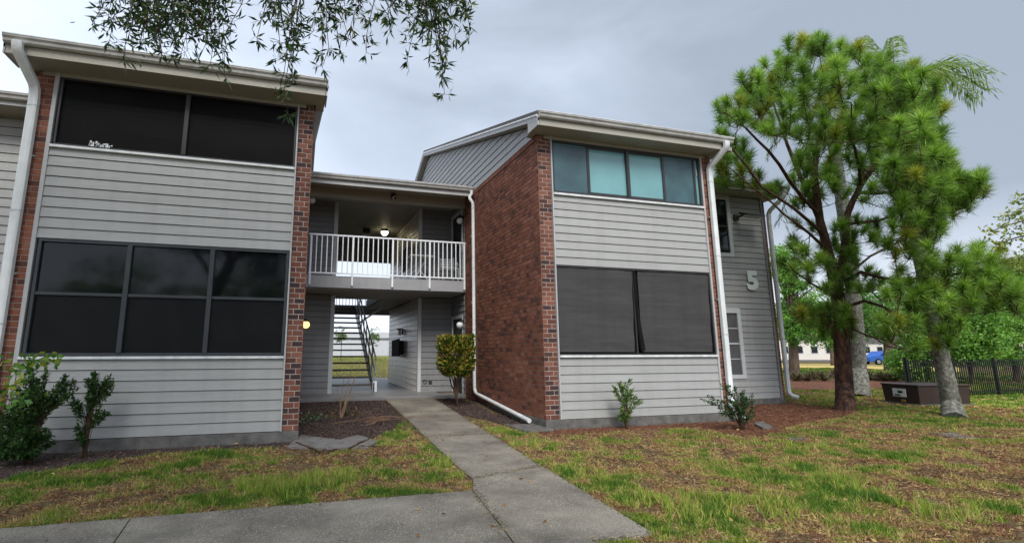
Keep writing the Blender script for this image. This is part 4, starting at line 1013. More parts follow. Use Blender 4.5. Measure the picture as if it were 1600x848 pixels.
# ------------------------------------------------------------------ plants
def tube_path(mb, pts, r0, r1, n=7):
    k = len(pts); mb.tube(pts, [r0+(r1-r0)*i/(k-1) for i in range(k)], n)
def bez(a, b, sag=0., n=6, wob=.0):
    a = Vector(a); b = Vector(b); o = []
    for i in range(n+1):
        t = i/n; p = a.lerp(b, t); p.z += sag*math.sin(math.pi*t)
        if 0 < i < n: p += Vector((random.uniform(-wob, wob), random.uniform(-wob, wob), random.uniform(-wob, wob)*.6))
        o.append(p)
    return o
def shrub(base, blobs, nst, nleaf, ll, lw_, cols, label, name='shrub', stem_r=.008, group=None, up=.4, jitter=.5):
    """blobs: (dx,dy,z,rx,ry,rz,weight); leaves sit on twigs that run from the stems into the blobs"""
    e_ = empty(name, (base[0], base[1], 0), label, 'shrub', group)
    mb = MB(); tips = []; W = np.array([b[6] for b in blobs], float); W /= W.sum()
    for i in range(nst):
        b = blobs[rng.choice(len(blobs), p=W)]
        q = unit(rng.normal(size=3))*rng.random()**.4
        tip = Vector((base[0]+b[0]+q[0]*b[3], base[1]+b[1]+q[1]*b[4], b[2]+q[2]*b[5]))
        root = Vector((base[0]+random.uniform(-.03, .03), base[1]+random.uniform(-.03, .03), 0))
        mid = root.lerp(tip, .55); mid.z += .12*tip.z; mid.x = root.x*.6+mid.x*.4; mid.y = root.y*.6+mid.y*.4
        pts = [root, mid.lerp(root, .4), mid, mid.lerp(tip, .5)+Vector((random.uniform(-.03, .03),)*3), tip]
        tube_path(mb, pts, stem_r*random.uniform(.5, 1.1), .002, 5); tips.append((mid, tip))
    mb.build('stem', M['barkdark'], e_, smooth=True)
    n = nleaf; idx = rng.integers(0, len(tips), n); t = rng.random(n)**.6
    A = np.array([tuple(tips[i][0]) for i in idx]); Bp = np.array([tuple(tips[i][1]) for i in idx])
    ax = unit(Bp-A); P_ = A+(Bp-A)*t[:, None]*1.02+rng.normal(0, .012, (n, 3))
    d = ax*.6+rdir(n)*.9; d[:, 2] += up*.5
    hh = rng.random(n)
    c = colmix(hh*.8+.2*rng.random(n), cols)*rng.uniform(.7, 1.25, n)[:, None]
    npmesh('foliage', leaves(P_, d, rng.uniform(.6, 1.2, n)*ll, lw_*rng.uniform(.7, 1.2, n), .1), 4, c, M['leaf'], e_)
    return e_
DG = [(0, (.012, .035, .010)), (.5, (.028, .075, .016)), (.85, (.06, .13, .028)), (1, (.12, .20, .05))]
sx, sy = gp(45, 725)
s1 = shrub((sx, sy), [(-.05, -.1, .28, .36, .35, .26, 4), (-.1, 0, .75, .34, .3, .34, 4), (.28, 0, .98, .22, .2, .16, 1), (-.1, .1, 1.12, .22, .2, .16, 1.3), (-.42, 0, .5, .3, .3, .45, 2.5)], 150, 13000, .06, .019, DG, 'big dark green bushy shrub at the left corner with a pale vine over it')
# climbing vine with broader pale leaves
n = 150; P_ = np.stack([sx+rng.normal(-.18, .12, n), sy-.15+rng.normal(0, .10, n), rng.uniform(.75, 1.42, n)], -1); P_[:40] = np.stack([sx+rng.normal(.05, .13, 40), sy-.1+rng.normal(0, .08, 40), rng.normal(1.33, .05, 40)], -1)
npmesh('vine_leaves', leaves(P_, rdir(n)+np.array([0, -.5, -.3]), rng.uniform(.06, .12, n), rng.uniform(.05, .08, n), .1), 4, colmix(rng.random(n), [(0, (.06, .16, .03)), (.7, (.14, .28, .05)), (1, (.42, .42, .06))]), M['leaf'], s1)
s2p = gp(130, 716)
shrub(s2p, [(0, 0, .28, .22, .18, .25, 2), (.10, 0, 1.02, .20, .14, .20, 3), (-.02, 0, .72, .20, .14, .2, 1.5), (-.25, 0, .72, .14, .1, .12, 1), (.2, 0, .6, .14, .1, .1, .6)], 34, 2400, .06, .022, DG, 'young dark green shrub with a single clear stem against the lower left siding')
LG = [(0, (.04, .09, .02)), (.5, (.10, .18, .045)), (1, (.24, .32, .10))]
s3p = gp(980, 671)
shrub(s3p, [(0, 0, .35, .14, .12, .3, 2), (-.12, 0, .68, .12, .1, .24, 2), (.14, 0, .72, .10, .1, .24, 2), (.30, 0, .50, .06, .08, .08, .5)], 26, 900, .085, .026, LG, 'small upright light green shrub in front of the lower right siding', up=.9)
s4p = gp(1160, 672)
shrub(s4p, [(.05, 0, .35, .35, .25, .28, 3), (-.35, 0, .42, .32, .2, .16, 1), (-.1, .1, .75, .22, .15, .16, 1), (.2, 0, .62, .2, .15, .18, 1.5), (-.75, 0, .56, .16, .1, .08, .4)], 46, 2100, .055, .024, [(0, (.015, .04, .015)), (.6, (.04, .085, .03)), (1, (.10, .17, .06))], 'loose dark shrub growing round the foot of the right downspout')
# croton clipped to a box on a thin trunk
cb = (3.78, 12.2)
cr = empty('croton_shrub', (cb[0], cb[1], 0), 'clipped yellow and green croton on a thin trunk beside the entry door', 'shrub')
mb = MB()
for (dx, dz) in ((-.12, 1.0), (.1, 1.05), (0, 1.2), (.2, .95), (-.25, 1.3)):
    tube_path(mb, [Vector((cb[0]+.06, cb[1], 0)), Vector((cb[0]+.02, cb[1], .35)), Vector((cb[0]+dx*.5, cb[1], .7)), Vector((cb[0]+dx, cb[1], dz))], .028, .01, 7)
mb.build('trunk', M['barkdark'], cr, smooth=True)
n = 6500; q = rng.uniform(-1, 1, (n, 3)); q = np.sign(q)*np.abs(q)**.62
zz = 1.33+q[:, 2]*.44; taper = np.clip((zz-.65)/.4, .45, 1)
P_ = np.stack([cb[0]+q[:, 0]*.35*taper, cb[1]+q[:, 1]*.4*taper, zz], -1); k = ~((zz < .95) & (rng.random(n) < .45)); P_ = P_[k]; n = len(P_)
dd_ = unit(P_-np.array([cb[0], cb[1], 1.1]))+rdir(n)*.6; dd_[:, 2] += .3
yl = rng.random(n)
npmesh('foliage', leaves(P_, dd_, rng.uniform(.06, .13, n), rng.uniform(.03, .05, n), .15), 4, colmix(yl, [(0, (.02, .06, .01)), (.45, (.06, .13, .02)), (.62, (.30, .30, .03)), (.85, (.52, .42, .08)), (.95, (.55, .32, .12)), (1, (.35, .08, .03))]), M['leaf'], cr)
# pruned stems left in the entry bed
pb = empty('pruned_branches', (.95, 11.2, 0), 'heap of pruned bare stems and wilted leaves in the entry bed', 'branches')
mb = MB()
for i in range(9):
    u, v = random.uniform(490, 575), random.uniform(648, 668); a = gp(u, v); an = random.uniform(-.35, .25); L_ = random.uniform(.5, 1.5)
    tube_path(mb, bez((a[0], a[1], .03), (a[0]+L_*math.cos(an), a[1]+L_*math.sin(an), random.uniform(.02, .16)), .05, 6, .03), random.uniform(.008, .016), .004, 6)
mb.build('stick', paint('cut_stem', (.17, .10, .065), .8, .35, 8, .3, 40), pb, smooth=True, kind='stuff')
mb = MB()
a = gp(532, 658)
for (dx, dz) in ((.0, 1.0), (.22, 1.25), (-.1, .7), (.12, .8), (.3, .95), (.42, 1.42)):
    tube_path(mb, bez((a[0], a[1], 0), (a[0]+dx, a[1]+random.uniform(-.1, .1), dz), .0, 5, .03), .011, .004, 6)
mb.build('bare_stem', paint('bare_stem', (.26, .17, .10), .8, .3, 8, .3, 40), pb, smooth=True, kind='stuff')
n = 420; ce_ = rng.integers(0, 4, n); cx_ = np.array([gp(505, 655), gp(485, 662), gp(535, 640), gp(548, 655)])[ce_]
P_ = np.stack([cx_[:, 0]+rng.normal(0, .16, n), cx_[:, 1]+rng.normal(0, .2, n), np.abs(rng.normal(.05, .07, n))], -1)
npmesh('wilted_leaf', leaves(P_, rdir(n)+np.array([0, 0, .3]), rng.uniform(.05, .11, n), rng.uniform(.03, .05, n), .2), 4, np.where((ce_ == 1)[:, None], colmix(rng.random(n), [(0, (.06, .13, .07)), (1, (.22, .32, .18))]), colmix(rng.random(n), [(0, (.05, .06, .02)), (.4, (.12, .16, .04)), (.7, (.30, .14, .06)), (1, (.45, .25, .12))])), M['leaf'], pb, kind='stuff')
rt = MB()
for (p, q, r_) in (((470, 698), (510, 712), .02), ((510, 712), (528, 704), .014), ((545, 704), (575, 690), .02), ((575, 690), (582, 674), .015), ((560, 700), (600, 702), .012), ((470, 698), (462, 694), .02)):
    a, b_ = gp(*p), gp(*q); tube_path(rt, bez((a[0], a[1], .03), (b_[0], b_[1], .03), .01, 6, .015), r_, r_*.6, 7)
rt.build('surface_roots', M['barkdark'], smooth=True, label='dark surface roots crossing the concrete slab beside the left pier', cat='roots')

# ------------------------------------------------------------------ pine
pine = empty('pine_tree', (*gp(1322, 640), 0), 'long needled pine with a red brown trunk between the building and the green transformer box', 'tree')
PD = 13.3
def pp(u, v, d=0): return dep(u, v, PD+d)
mb = MB()
skel = []
def limb(pts, r0, r1, n=8, target=None, wob=.04):
    P3 = [pp(*p) for p in pts]; out_ = []
    for i in range(len(P3)-1):
        for t in (0, .5) if i < len(P3)-2 else (0, .5, 1):
            q = P3[i].lerp(P3[i+1], t)
            if 0 < t < 1: q += Vector((random.uniform(-wob, wob), random.uniform(-wob, wob), random.uniform(-wob, wob)))
            out_.append(q)
    tube_path(target, out_, r0, r1, n); skel.extend([(p, r0+(r1-r0)*i/len(out_)) for i, p in enumerate(out_)][1:])
trunk = MB(); b0 = gp(1322, 641); T0 = Vector((b0[0], b0[1], -.05))
tp_ = [T0, T0+Vector((0, 0, .12)), pp(1319, 600), pp(1316, 550), pp(1314, 500), pp(1309, 460), pp(1300, 415)]
trunk.tube(tp_, [.27, .22, .195, .18, .165, .155, .14], 16)
skel.extend([(p, .15) for p in tp_[3:]])
trunk.build('trunk', M['barkpine'], pine, smooth=True)
br = MB()
limb([(1300, 416, 0), (1288, 370, .1), (1278, 320, .1), (1272, 270, 0), (1280, 215, -.1), (1290, 160, 0), (1292, 110, 0)], .12, .03, 9, br)
limb([(1308, 455, 0), (1318, 400, -.3), (1322, 340, -.5), (1345, 290, -.5), (1375, 245, -.6), (1395, 190, -.5), (1400, 140, -.3)], .10, .03, 8, br)
limb([(1284, 350, .1), (1262, 300, .4), (1240, 250, .6), (1222, 200, .8), (1205, 150, .8)], .08, .02, 7, br)
limb([(1280, 335, .1), (1235, 285, -.4), (1200, 235, -.8), (1165, 200, -1.0), (1130, 175, -1.2)], .05, .015, 6, br)
limb([(1286, 365, .0), (1240, 325, -.8), (1190, 292, -1.3), (1150, 240, -1.5), (1120, 205, -1.5)], .045, .012, 6, br)
limb([(1300, 395, .0), (1265, 365, -.6), (1225, 335, -.9), (1185, 300, -1.1), (1140, 262, -1.2)], .04, .012, 6, br)
limb([(1310, 440, .0), (1345, 425, -.6), (1400, 438, -1.0), (1460, 438, -1.3), (1515, 425, -1.5), (1555, 385, -1.6)], .05, .014, 6, br)
limb([(1312, 480, .0), (1350, 470, -.6), (1400, 492, -1.0), (1450, 500, -1.2), (1520, 492, -1.3), (1590, 478, -1.4)], .045, .012, 6, br)
limb([(1340, 300, -.5), (1390, 300, -.2), (1440, 275, .3), (1475, 255, .5), (1510, 290, .6)], .05, .014, 6, br)
limb([(1322, 350, -.5), (1372, 345, -.1), (1430, 330, .3), (1490, 325, .5), (1540, 300, .5)], .045, .012, 6, br)
limb([(1310, 440, .1), (1360, 400, .6), (1420, 370, 1.0), (1470, 350, 1.2)], .04, .012, 6, br)
limb([(1312, 470, 0), (1280, 450, -.5), (1250, 430, -.8), (1232, 412, -.9)], .035, .012, 6, br)
limb([(1315, 500, 0), (1345, 520, -.5), (1385, 540, -.8), (1420, 545, -.9)], .03, .01, 6, br)
limb([(1312, 500, 0), (1300, 505, -.5), (1296, 520, -.7)], .03, .01, 6, br)
limb([(1312, 500, 0), (1270, 505, .6), (1240, 500, .9)], .025, .01, 6, br)
limb([(1450, 498, -1.2), (1480, 520, -1.3), (1500, 535, -1.3)], .02, .01, 6, br)
limb([(1375, 245, -.6), (1430, 200, -.2), (1455, 160, 0)], .04, .012, 6, br)
limb([(1290, 160, 0), (1330, 120, .1), (1370, 95, .2)], .035, .012, 6, br)
limb([(1345, 290, -.5), (1335, 230, -1.2), (1330, 160, -1.3)], .04, .012, 6, br)
polys = [([(1118, 185), (1150, 140), (1190, 100), (1250, 72), (1300, 66), (1350, 82), (1420, 118), (1466, 145), (1472, 200), (1470, 260), (1475, 310), (1420, 315), (1380, 290), (1350, 235), (1300, 240), (1230, 222), (1170, 212), (1130, 200)], 330, 1.9),
         ([(1120, 200), (1160, 230), (1190, 270), (1160, 300), (1125, 290), (1118, 250)], 26, .8),
         ([(1240, 225), (1300, 240), (1350, 240), (1380, 300), (1340, 330), (1300, 300), (1250, 280)], 30, 1.2),
         ([(1380, 290), (1480, 250), (1500, 290), (1535, 285), (1535, 315), (1500, 345), (1440, 345), (1390, 330)], 70, .9),
         ([(1240, 275), (1290, 300), (1288, 350), (1240, 335)], 8, .5), ([(1120, 270), (1165, 280), (1230, 300), (1225, 312), (1120, 300)], 8, .4),
         ([(1330, 350), (1400, 335), (1470, 350), (1470, 400), (1400, 400), (1350, 385)], 34, .9),
         ([(1250, 350), (1330, 360), (1350, 420), (1400, 430), (1400, 475), (1330, 470), (1290, 470), (1225, 430), (1235, 400)], 52, .9),
         ([(1400, 400), (1470, 410), (1555, 395), (1600, 465), (1600, 500), (1540, 495), (1440, 500), (1385, 480)], 75, .5),
         ([(1245, 480), (1330, 490), (1335, 535), (1290, 535), (1250, 520)], 20, .5),
         ([(1380, 500), (1430, 510), (1500, 505), (1510, 540), (1440, 555), (1390, 545)], 14, .4)]
cent = []
for poly, cnt, ds in polys:
    k = 0; tries = 0; xs_ = [p[0] for p in poly]; ys_ = [p[1] for p in poly]
    while k < cnt and tries < 6000:
        tries += 1; u = random.uniform(min(xs_), max(xs_)); v = random.uniform(min(ys_), max(ys_))
        if not inpoly(np.array([u]), np.array([v]), poly)[0]: continue
        dd0 = random.uniform(-ds, ds)
        if u > 1385: dd0 -= 1.9
        if any((u-a)**2+(v-b)**2 < (90 if abs(dd0-c) < .6 else 10) for a, b, c in cent): continue
        cent.append((u, v, dd0)); k += 1
SK = np.array([tuple(p) for p, r in skel]); tw = MB(); VT = []; CT = []
rootc = np.array(tuple(pp(1295, 400)))
for (u, v, d0) in sorted(cent, key=lambda q_: (q_[0]-1300)**2+(q_[1]-330)**2+(q_[2]*60)**2):
    c = np.array(tuple(pp(u, v, d0)))
    # join to a skeleton point lying nearer the trunk
    w_ = np.linalg.norm(SK-c, axis=1)+.22*np.linalg.norm(SK-rootc, axis=1)
    j = int(np.argmin(w_)); s = SK[j]
    if np.linalg.norm(c-s) > 2.6: continue
    m1 = s+(c-s)*.5+np.array([0, 0, -.06*np.linalg.norm(c-s)]); 
    tube_path(tw, [Vector(s), Vector(m1), Vector(c)], .012, .007, 5)
    SK = np.vstack([SK, m1, c])
    ax = unit((c-m1)*1.0+np.array([0, 0, .35])); L_ = random.uniform(.16, .32); c2 = c+ax*L_
    tube_path(tw, [Vector(c), Vector(c2)], .008, .004, 4)
    n = 260; t = rng.random(n)**.6; P_ = c+ax*L_*t[:, None]
    dr = ax*(.15+.85*t[:, None]**1.5)+rdir(n)*(.95-.15*t[:, None]); 
    ln = rng.uniform(.20, .31, n)*random.uniform(.85, 1.1)
    dr = unit(dr); dr[:, 2] -= .08
    VT.append(needles(P_, dr, ln, rng.uniform(.010, .017, n)))
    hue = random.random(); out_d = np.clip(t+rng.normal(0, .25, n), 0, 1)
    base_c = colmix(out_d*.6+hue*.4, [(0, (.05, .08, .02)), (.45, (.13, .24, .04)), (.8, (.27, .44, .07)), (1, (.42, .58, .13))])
    if random.random() < .12: base_c = base_c*np.array([1.3, .9, .8])
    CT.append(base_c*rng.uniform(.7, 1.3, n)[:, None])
# older needle fascicles along some twigs
tw.build('twigs', M['barkdark'], pine, smooth=True, kind='stuff')
br.build('branches', M['barkdark'], pine, smooth=True, kind='stuff')
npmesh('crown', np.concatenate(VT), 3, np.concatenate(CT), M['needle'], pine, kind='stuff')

# ------------------------------------------------------------------ queen palms
def palm(base, pts, radii, top, fronds, label, frond_cols):
    e_ = empty('palm_tree', (base[0], base[1], 0), label, 'palm')
    P3 = [Vector((base[0], base[1], -.05))]+pts
    tm = MB(); fine = []; rr_ = []
    for i in range(len(P3)-1):
        for k in range(7):
            t = k/7; fine.append(P3[i].lerp(P3[i+1], t)); rr_.append((radii[i]+(radii[i+1]-radii[i])*t)*random.uniform(.965, 1.035)*(1.03 if k % 2 else .985))
    fine.append(P3[-1]); rr_.append(radii[-1]); tm.tube(fine, rr_, 16); tm.build('trunk', M['barkgrey'], e_, smooth=True)
    top = Vector(top)
    for (tip, sag, L_) in fronds:
        tip = Vector(tip); n = 26; rach = []
        for i in range(n+1):
            t = i/n; p = top.lerp(tip, t); p.z += sag*math.sin(math.pi*min(1, t*.92))*(1-.3*t); rach.append(p)
        f = MB(); tube_path(f, rach, .022, .005, 5)
        fo_ = f.build('frond', M['barkfar'], e_, smooth=True)
        A = []; D = []; LL = []
        for i in range(2, n+1):
            for k in range(8):
                t = (i-random.random())/n; j = min(n-1, int(t*n)); p = rach[j].lerp(rach[j+1], t*n-j); tg = (rach[j+1]-rach[j]).normalized()
                side = tg.cross(Vector((0, 0, 1))); side = side.normalized() if side.length > .05 else Vector((1, 0, 0))
                s = 1 if k % 2 else -1
                d = side*s*random.uniform(.5, 1.0)+tg*.55+Vector((0, 0, random.uniform(-.9, .25)))
                A.append(tuple(p)); D.append(tuple(d)); LL.append(random.uniform(.7, 1.1)*L_*(1-.55*abs(t-.45)))
        A = np.array(A); D = unit(np.array(D)); LL = np.array(LL); mid = A+D*LL[:, None]*.55; D2 = unit(D*.6+np.array([0, 0, -.75]))
        V1 = leaves(A, D, LL*.6, .028); V2 = leaves(mid, D2, LL*.55, .022)
        c = colmix(rng.random(len(A)), frond_cols)
        npmesh('leaflets', np.concatenate([V1, V2]), 4, np.concatenate([c, c]), M['leaf'], fo_, kind='stuff')
    return e_
b1 = gp(1345, 619); d1 = .284*b1[0]+.959*b1[1]
q = lambda u, v, dd=0: dep(u, v, d1+dd)
palm(b1, [q(1341, 575), q(1335, 480), q(1328, 400), q(1318, 330), q(1305, 240), q(1300, 205)], [.30, .24, .22, .21, .19, .18, .17, .15], q(1300, 200),
     [(q(1222, 355, -1), 1.2, .75), (q(1250, 330, .5), 1.3, .7), (q(1200, 250, 1), 1.3, .6), (q(1375, 330, 1), 1.3, .6), (q(1340, 320, -1), 1.6, .7), (q(1400, 220, 2), 1.2, .6), (q(1230, 140, 2), .8, .5), (q(1350, 110, 3), .9, .5), (q(1290, 90, 2), .3, .5)],
     'grey trunked palm standing behind the pine with fronds hanging over the low roof', [(0, (.05, .10, .03)), (.6, (.12, .20, .06)), (1, (.26, .34, .14))])
b2 = gp(1492, 653); d2 = .284*b2[0]+.959*b2[1]
q2 = lambda u, v, dd=0: dep(u, v, d2+dd)
palm(b2, [q2(1486, 630), q2(1472, 560), q2(1456, 490), q2(1440, 410), q2(1425, 330, .4), q2(1412, 230, 1.2), q2(1404, 175, 1.6)], [.225, .18, .15, .14, .14, .13, .11, .09], q2(1403, 160, 1.7),
     [(q2(1538, 150, 1.6), 1.0, .75), (q2(1545, 125, 1.2), .9, .7), (q2(1525, 165, 1.0), 1.1, .6), (q2(1397, 62, 3.0), .55, .4), (q2(1350, 62, 3.0), .5, .35), (q2(1440, 215, 2.4), .6, .5), (q2(1345, 160, 2.6), .4, .4), (q2(1380, 210, 2.8), .5, .5)],
     'leaning palm with lichen spotted trunk in front of the transformer box', [(0, (.10, .17, .04)), (.6, (.22, .33, .08)), (1, (.42, .50, .20))])

# ------------------------------------------------------------------ broadleaf trees
def tree(base, trunk_pts, tr_r, blobs, ncl, nl, ls, cols, label, group=None, cat='tree', name='broadleaf_tree', clr=.5, mat='leaf', droop=0):
    e_ = empty(name, (base[0], base[1], float(road_h(base[0], base[1]))), label, cat, group)
    tm = MB(); P3 = [Vector((base[0], base[1], float(road_h(base[0], base[1]))-.1))]+[Vector(p) for p in trunk_pts]
    tube_path(tm, P3, tr_r, tr_r*.55, 10)
    tm.build('trunk', M['barkfar'], e_, smooth=True)
    W = np.array([b[6] for b in blobs], float); W /= W.sum(); V = []; C = []; lm = MB(); top = P3[-1]
    bi = rng.choice(len(blobs), size=ncl, p=W)
    for i, k in enumerate(bi):
        b = blobs[k]; qd = unit(rng.normal(size=3))*(rng.random()**.45)
        c = np.array([b[0]+qd[0]*b[3], b[1]+qd[1]*b[4], b[2]+qd[2]*b[5]])
        if i % 3 == 0:
            st_ = P3[-2].lerp(top, random.random())
            tube_path(lm, bez(st_, c, .25, 4, .12), tr_r*.22, .01, 5)
        n = nl; r_ = clr*random.uniform(.6, 1.25)
        P_ = c+unit(rng.normal(size=(n, 3)))*(rng.random((n, 1))**.5)*np.array([r_, r_, r_*.6])
        d = rdir(n)+np.array([0, 0, -.1-droop]); V.append(leaves(P_, d, rng.uniform(.6, 1.2, n)*ls, ls*.55, .15))
        h = random.random(); C.append(colmix(np.clip(h*.6+rng.random(n)*.4, 0, 1), cols)*rng.uniform(.75, 1.2, n)[:, None])
    lm.build('limbs', M['barkfar'], e_, smooth=True, kind='stuff')
    npmesh('crown', np.concatenate(V), 4, np.concatenate(C), M[mat], e_, kind='stuff')
    return e_
BG = [(0, (.05, .13, .02)), (.45, (.12, .28, .04)), (.8, (.25, .46, .08)), (1, (.36, .52, .12))]
def btree(u, v0, depth, blobs, tr_r, label, ncl, nl=70, ls=.14, clr=.6, cols=BG, lean=0, **k):
    """trunk foot at pixel u on the ground at the given depth; blobs as (u, v, ru_px, rv_px, weight)"""
    dxy = dirv(u, 548); bx, by = dxy.x*depth, dxy.y*depth; s_ = depth/FPX
    bl = []
    for (bu, bv, ru, rv, w_) in blobs:
        p = dep(bu, bv, depth); bl.append((p.x, p.y, p.z, ru*s_, ru*s_, rv*s_, w_))
    top = dep(u+lean, v0, depth)
    return tree((bx, by), [Vector((bx, by, 0)).lerp(top, .5)+Vector((random.uniform(-.1, .1), 0, 0)), top], tr_r, bl, ncl, nl, ls, cols, label, clr=clr, **k)
btree(1237, 470, 34, [(1232, 430, 26, 34, 2), (1262, 478, 45, 48, 3), (1238, 510, 38, 34, 2.4), (1222, 400, 14, 14, .7), (1300, 520, 32, 28, 1.4)], .32, 'bright green tree just right of the building corner', 280, 60, .17, .6)
btree(1387, 500, 38, [(1385, 478, 45, 34, 2), (1350, 500, 38, 30, 1), (1415, 505, 35, 28, 1), (1340, 530, 30, 16, .6), (1425, 540, 26, 18, .8)], .42, 'tree with a forked dark trunk in front of the blue car', 150, 60, .17, .7, cols=[(0, (.04, .11, .018)), (.6, (.10, .25, .04)), (1, (.24, .40, .08))])
btree(1300, 500, 52, [(1300, 490, 40, 34, 1), (1330, 470, 30, 26, 1), (1275, 500, 20, 30, 1)], .3, 'green tree far behind the pine trunk', 150, 50, .22, .8)
btree(1442, 520, 24, [(1440, 530, 30, 40, 2), (1420, 568, 24, 28, 1.2), (1462, 480, 25, 28, 1), (1430, 500, 24, 22, .8)], .10, 'light green bushy tree at the left end of the black fence', 210, 60, .14, .42, cols=[(0, (.05, .14, .02)), (.5, (.13, .28, .04)), (1, (.30, .45, .10))])
btree(1418, 548, 30, [(1418, 556, 18, 16, 1), (1402, 566, 12, 9, .6)], .06, 'small bright bush beyond the left end of the black fence', 70, 50, .14, .4)
btree(1510, 520, 23, [(1515, 530, 40, 36, 2), (1545, 505, 34, 30, 1.4), (1490, 550, 28, 24, 1)], .10, 'round green bush behind the middle of the black fence', 230, 60, .14, .45)
btree(1580, 500, 25, [(1580, 510, 45, 50, 2), (1610, 470, 40, 46, 2), (1560, 552, 36, 20, 1)], .14, 'tall green bushes behind the right end of the black fence', 260, 60, .15, .5)
btree(1500, 470, 46, [(1500, 450, 60, 30, 2), (1450, 480, 40, 26, 1.2), (1560, 440, 50, 32, 1.6)], .3, 'broad green tree far behind the fence bushes', 200, 55, .24, 1.0, cols=[(0, (.08, .18, .04)), (1, (.30, .46, .12))])
btree(1640, 400, 28, [(1625, 430, 46, 36, 2), (1600, 415, 26, 16, .6)], .2, 'yellow green tree at the right edge of the lawn', 120, 50, .16, .5, cols=[(0, (.10, .17, .03)), (1, (.36, .42, .10))])
# near bough reaching in at the right edge
bt = empty('roadside_tree', (13.5, 3.2, 0), 'yellow leaved bough reaching in at the right edge of the picture', 'tree')
mb = MB(); tube_path(mb, [Vector((13.5, 3.2, -.1)), Vector((13.6, 3.3, 2.2)), Vector((13.4, 3.8, 3.6))], .16, .10, 10); mb.build('trunk', M['barkfar'], bt, smooth=True)
mb = MB(); V = []; C = []
D_ = .284*13.4+.959*3.8
for (us, vs, ue, ve) in ((1750, 330, 1548, 362), (1750, 330, 1572, 338), (1740, 310, 1592, 312), (1750, 350, 1560, 382), (1740, 340, 1600, 395)):
    a_ = dep(us, vs, D_+.4); b_ = dep(ue, ve, D_+1); pts_ = bez(a_, b_, .12, 8, .03); tube_path(mb, pts_, .03, .006, 6)
    for i in range(3, 9):
        n = 36; P_ = np.array(tuple(pts_[i]))+rng.normal(0, .055, (n, 3)); V.append(leaves(P_, rdir(n)+np.array([-.3, 0, -.2]), rng.uniform(.05, .10, n), .035, .1)); C.append(colmix(rng.random(n), [(0, (.10, .16, .03)), (.6, (.30, .36, .06)), (1, (.50, .48, .12))]))
mb.build('branches', M['barkfar'], bt, smooth=True); npmesh('crown', np.concatenate(V), 4, np.concatenate(C), M['leaf'], bt, kind='stuff')
mb = MB(); tube_path(mb, [Vector((13.4, 3.8, 3.6)), dep(1750, 330, D_+.4)], .10, .03, 8); mb.build('limb', M['barkfar'], bt, smooth=True)

# overhanging oak
oak = empty('oak_tree', (-3.2, -1.8, 0), 'oak whose leafy twigs hang into the top left of the view', 'tree')
mb = MB()
tube_path(mb, [Vector((-3.2, -1.8, -.1)), Vector((-3.1, -1.6, 1.5)), Vector((-2.8, -1.0, 3.2)), Vector((-2.2, -.2, 4.4))], .28, .18, 14)
mb.build('trunk', M['barkfar'], oak, smooth=True)
lb = MB(); lpts = [Vector((-2.2, -.2, 4.4)), Vector((-1.4, 1.0, 4.75)), dep(240, -170, 3.3), dep(430, -150, 3.2), dep(560, -130, 3.2), dep(700, -120, 3.2)]
tube_path(lb, lpts, .12, .025, 9)
tube_path(lb, [Vector((-2.2, -.2, 4.4)), Vector((-2.8, 1.0, 6.6)), Vector((-3.6, 2.6, 8.6))], .13, .04, 8)
tube_path(lb, [Vector((-2.8, 1.0, 6.6)), Vector((-2.2, 2.4, 7.9)), Vector((-1.6, 3.4, 8.8))], .08, .03, 8)
tube_path(lb, [Vector((-2.6, -.8, 3.6)), Vector((-3.2, .6, 4.6)), Vector((-2.4, 2.0, 5.2))], .10, .03, 8)
ends = [(140, 35), (165, 62), (190, 66), (205, 85), (230, 70), (250, 60), (262, 85), (280, 92), (300, 80), (322, 100), (340, 118), (355, 66), (340, 46), (310, 45), (270, 35), (220, 30), (180, 25), (362, 38), (240, 45), (290, 55), (205, 50), (300, 20), (250, 15), (215, 60), (275, 62), (320, 70), (330, 20), (195, 10), (285, 78), (245, 80), (160, 15), (310, 92), (345, 90),
        (457, 178), (443, 150), (447, 120), (428, 92), (412, 62), (452, 60), (470, 82), (470, 40), (430, 30), (455, 100), (440, 70), (415, 15),
        (505, 105), (522, 80), (540, 60), (500, 50), (556, 40), (582, 84), (560, 25), (520, 20), (498, 82), (545, 10),
        (598, 26), (620, 50), (644, 95), (650, 60), (686, 146), (680, 116), (668, 84), (690, 66), (700, 76), (715, 56), (738, 64), (722, 30), (660, 30), (700, 30), (612, 12), (640, 20), (675, 50), (740, 12), (655, 45), (685, 95)]
lp = np.array([tuple(p) for p in lpts[2:]]); V = []; C = []; tb_ = MB()
fine = []
for i in range(len(lpts)-1):
    for k in range(8): fine.append(lpts[i].lerp(lpts[i+1], k/8))
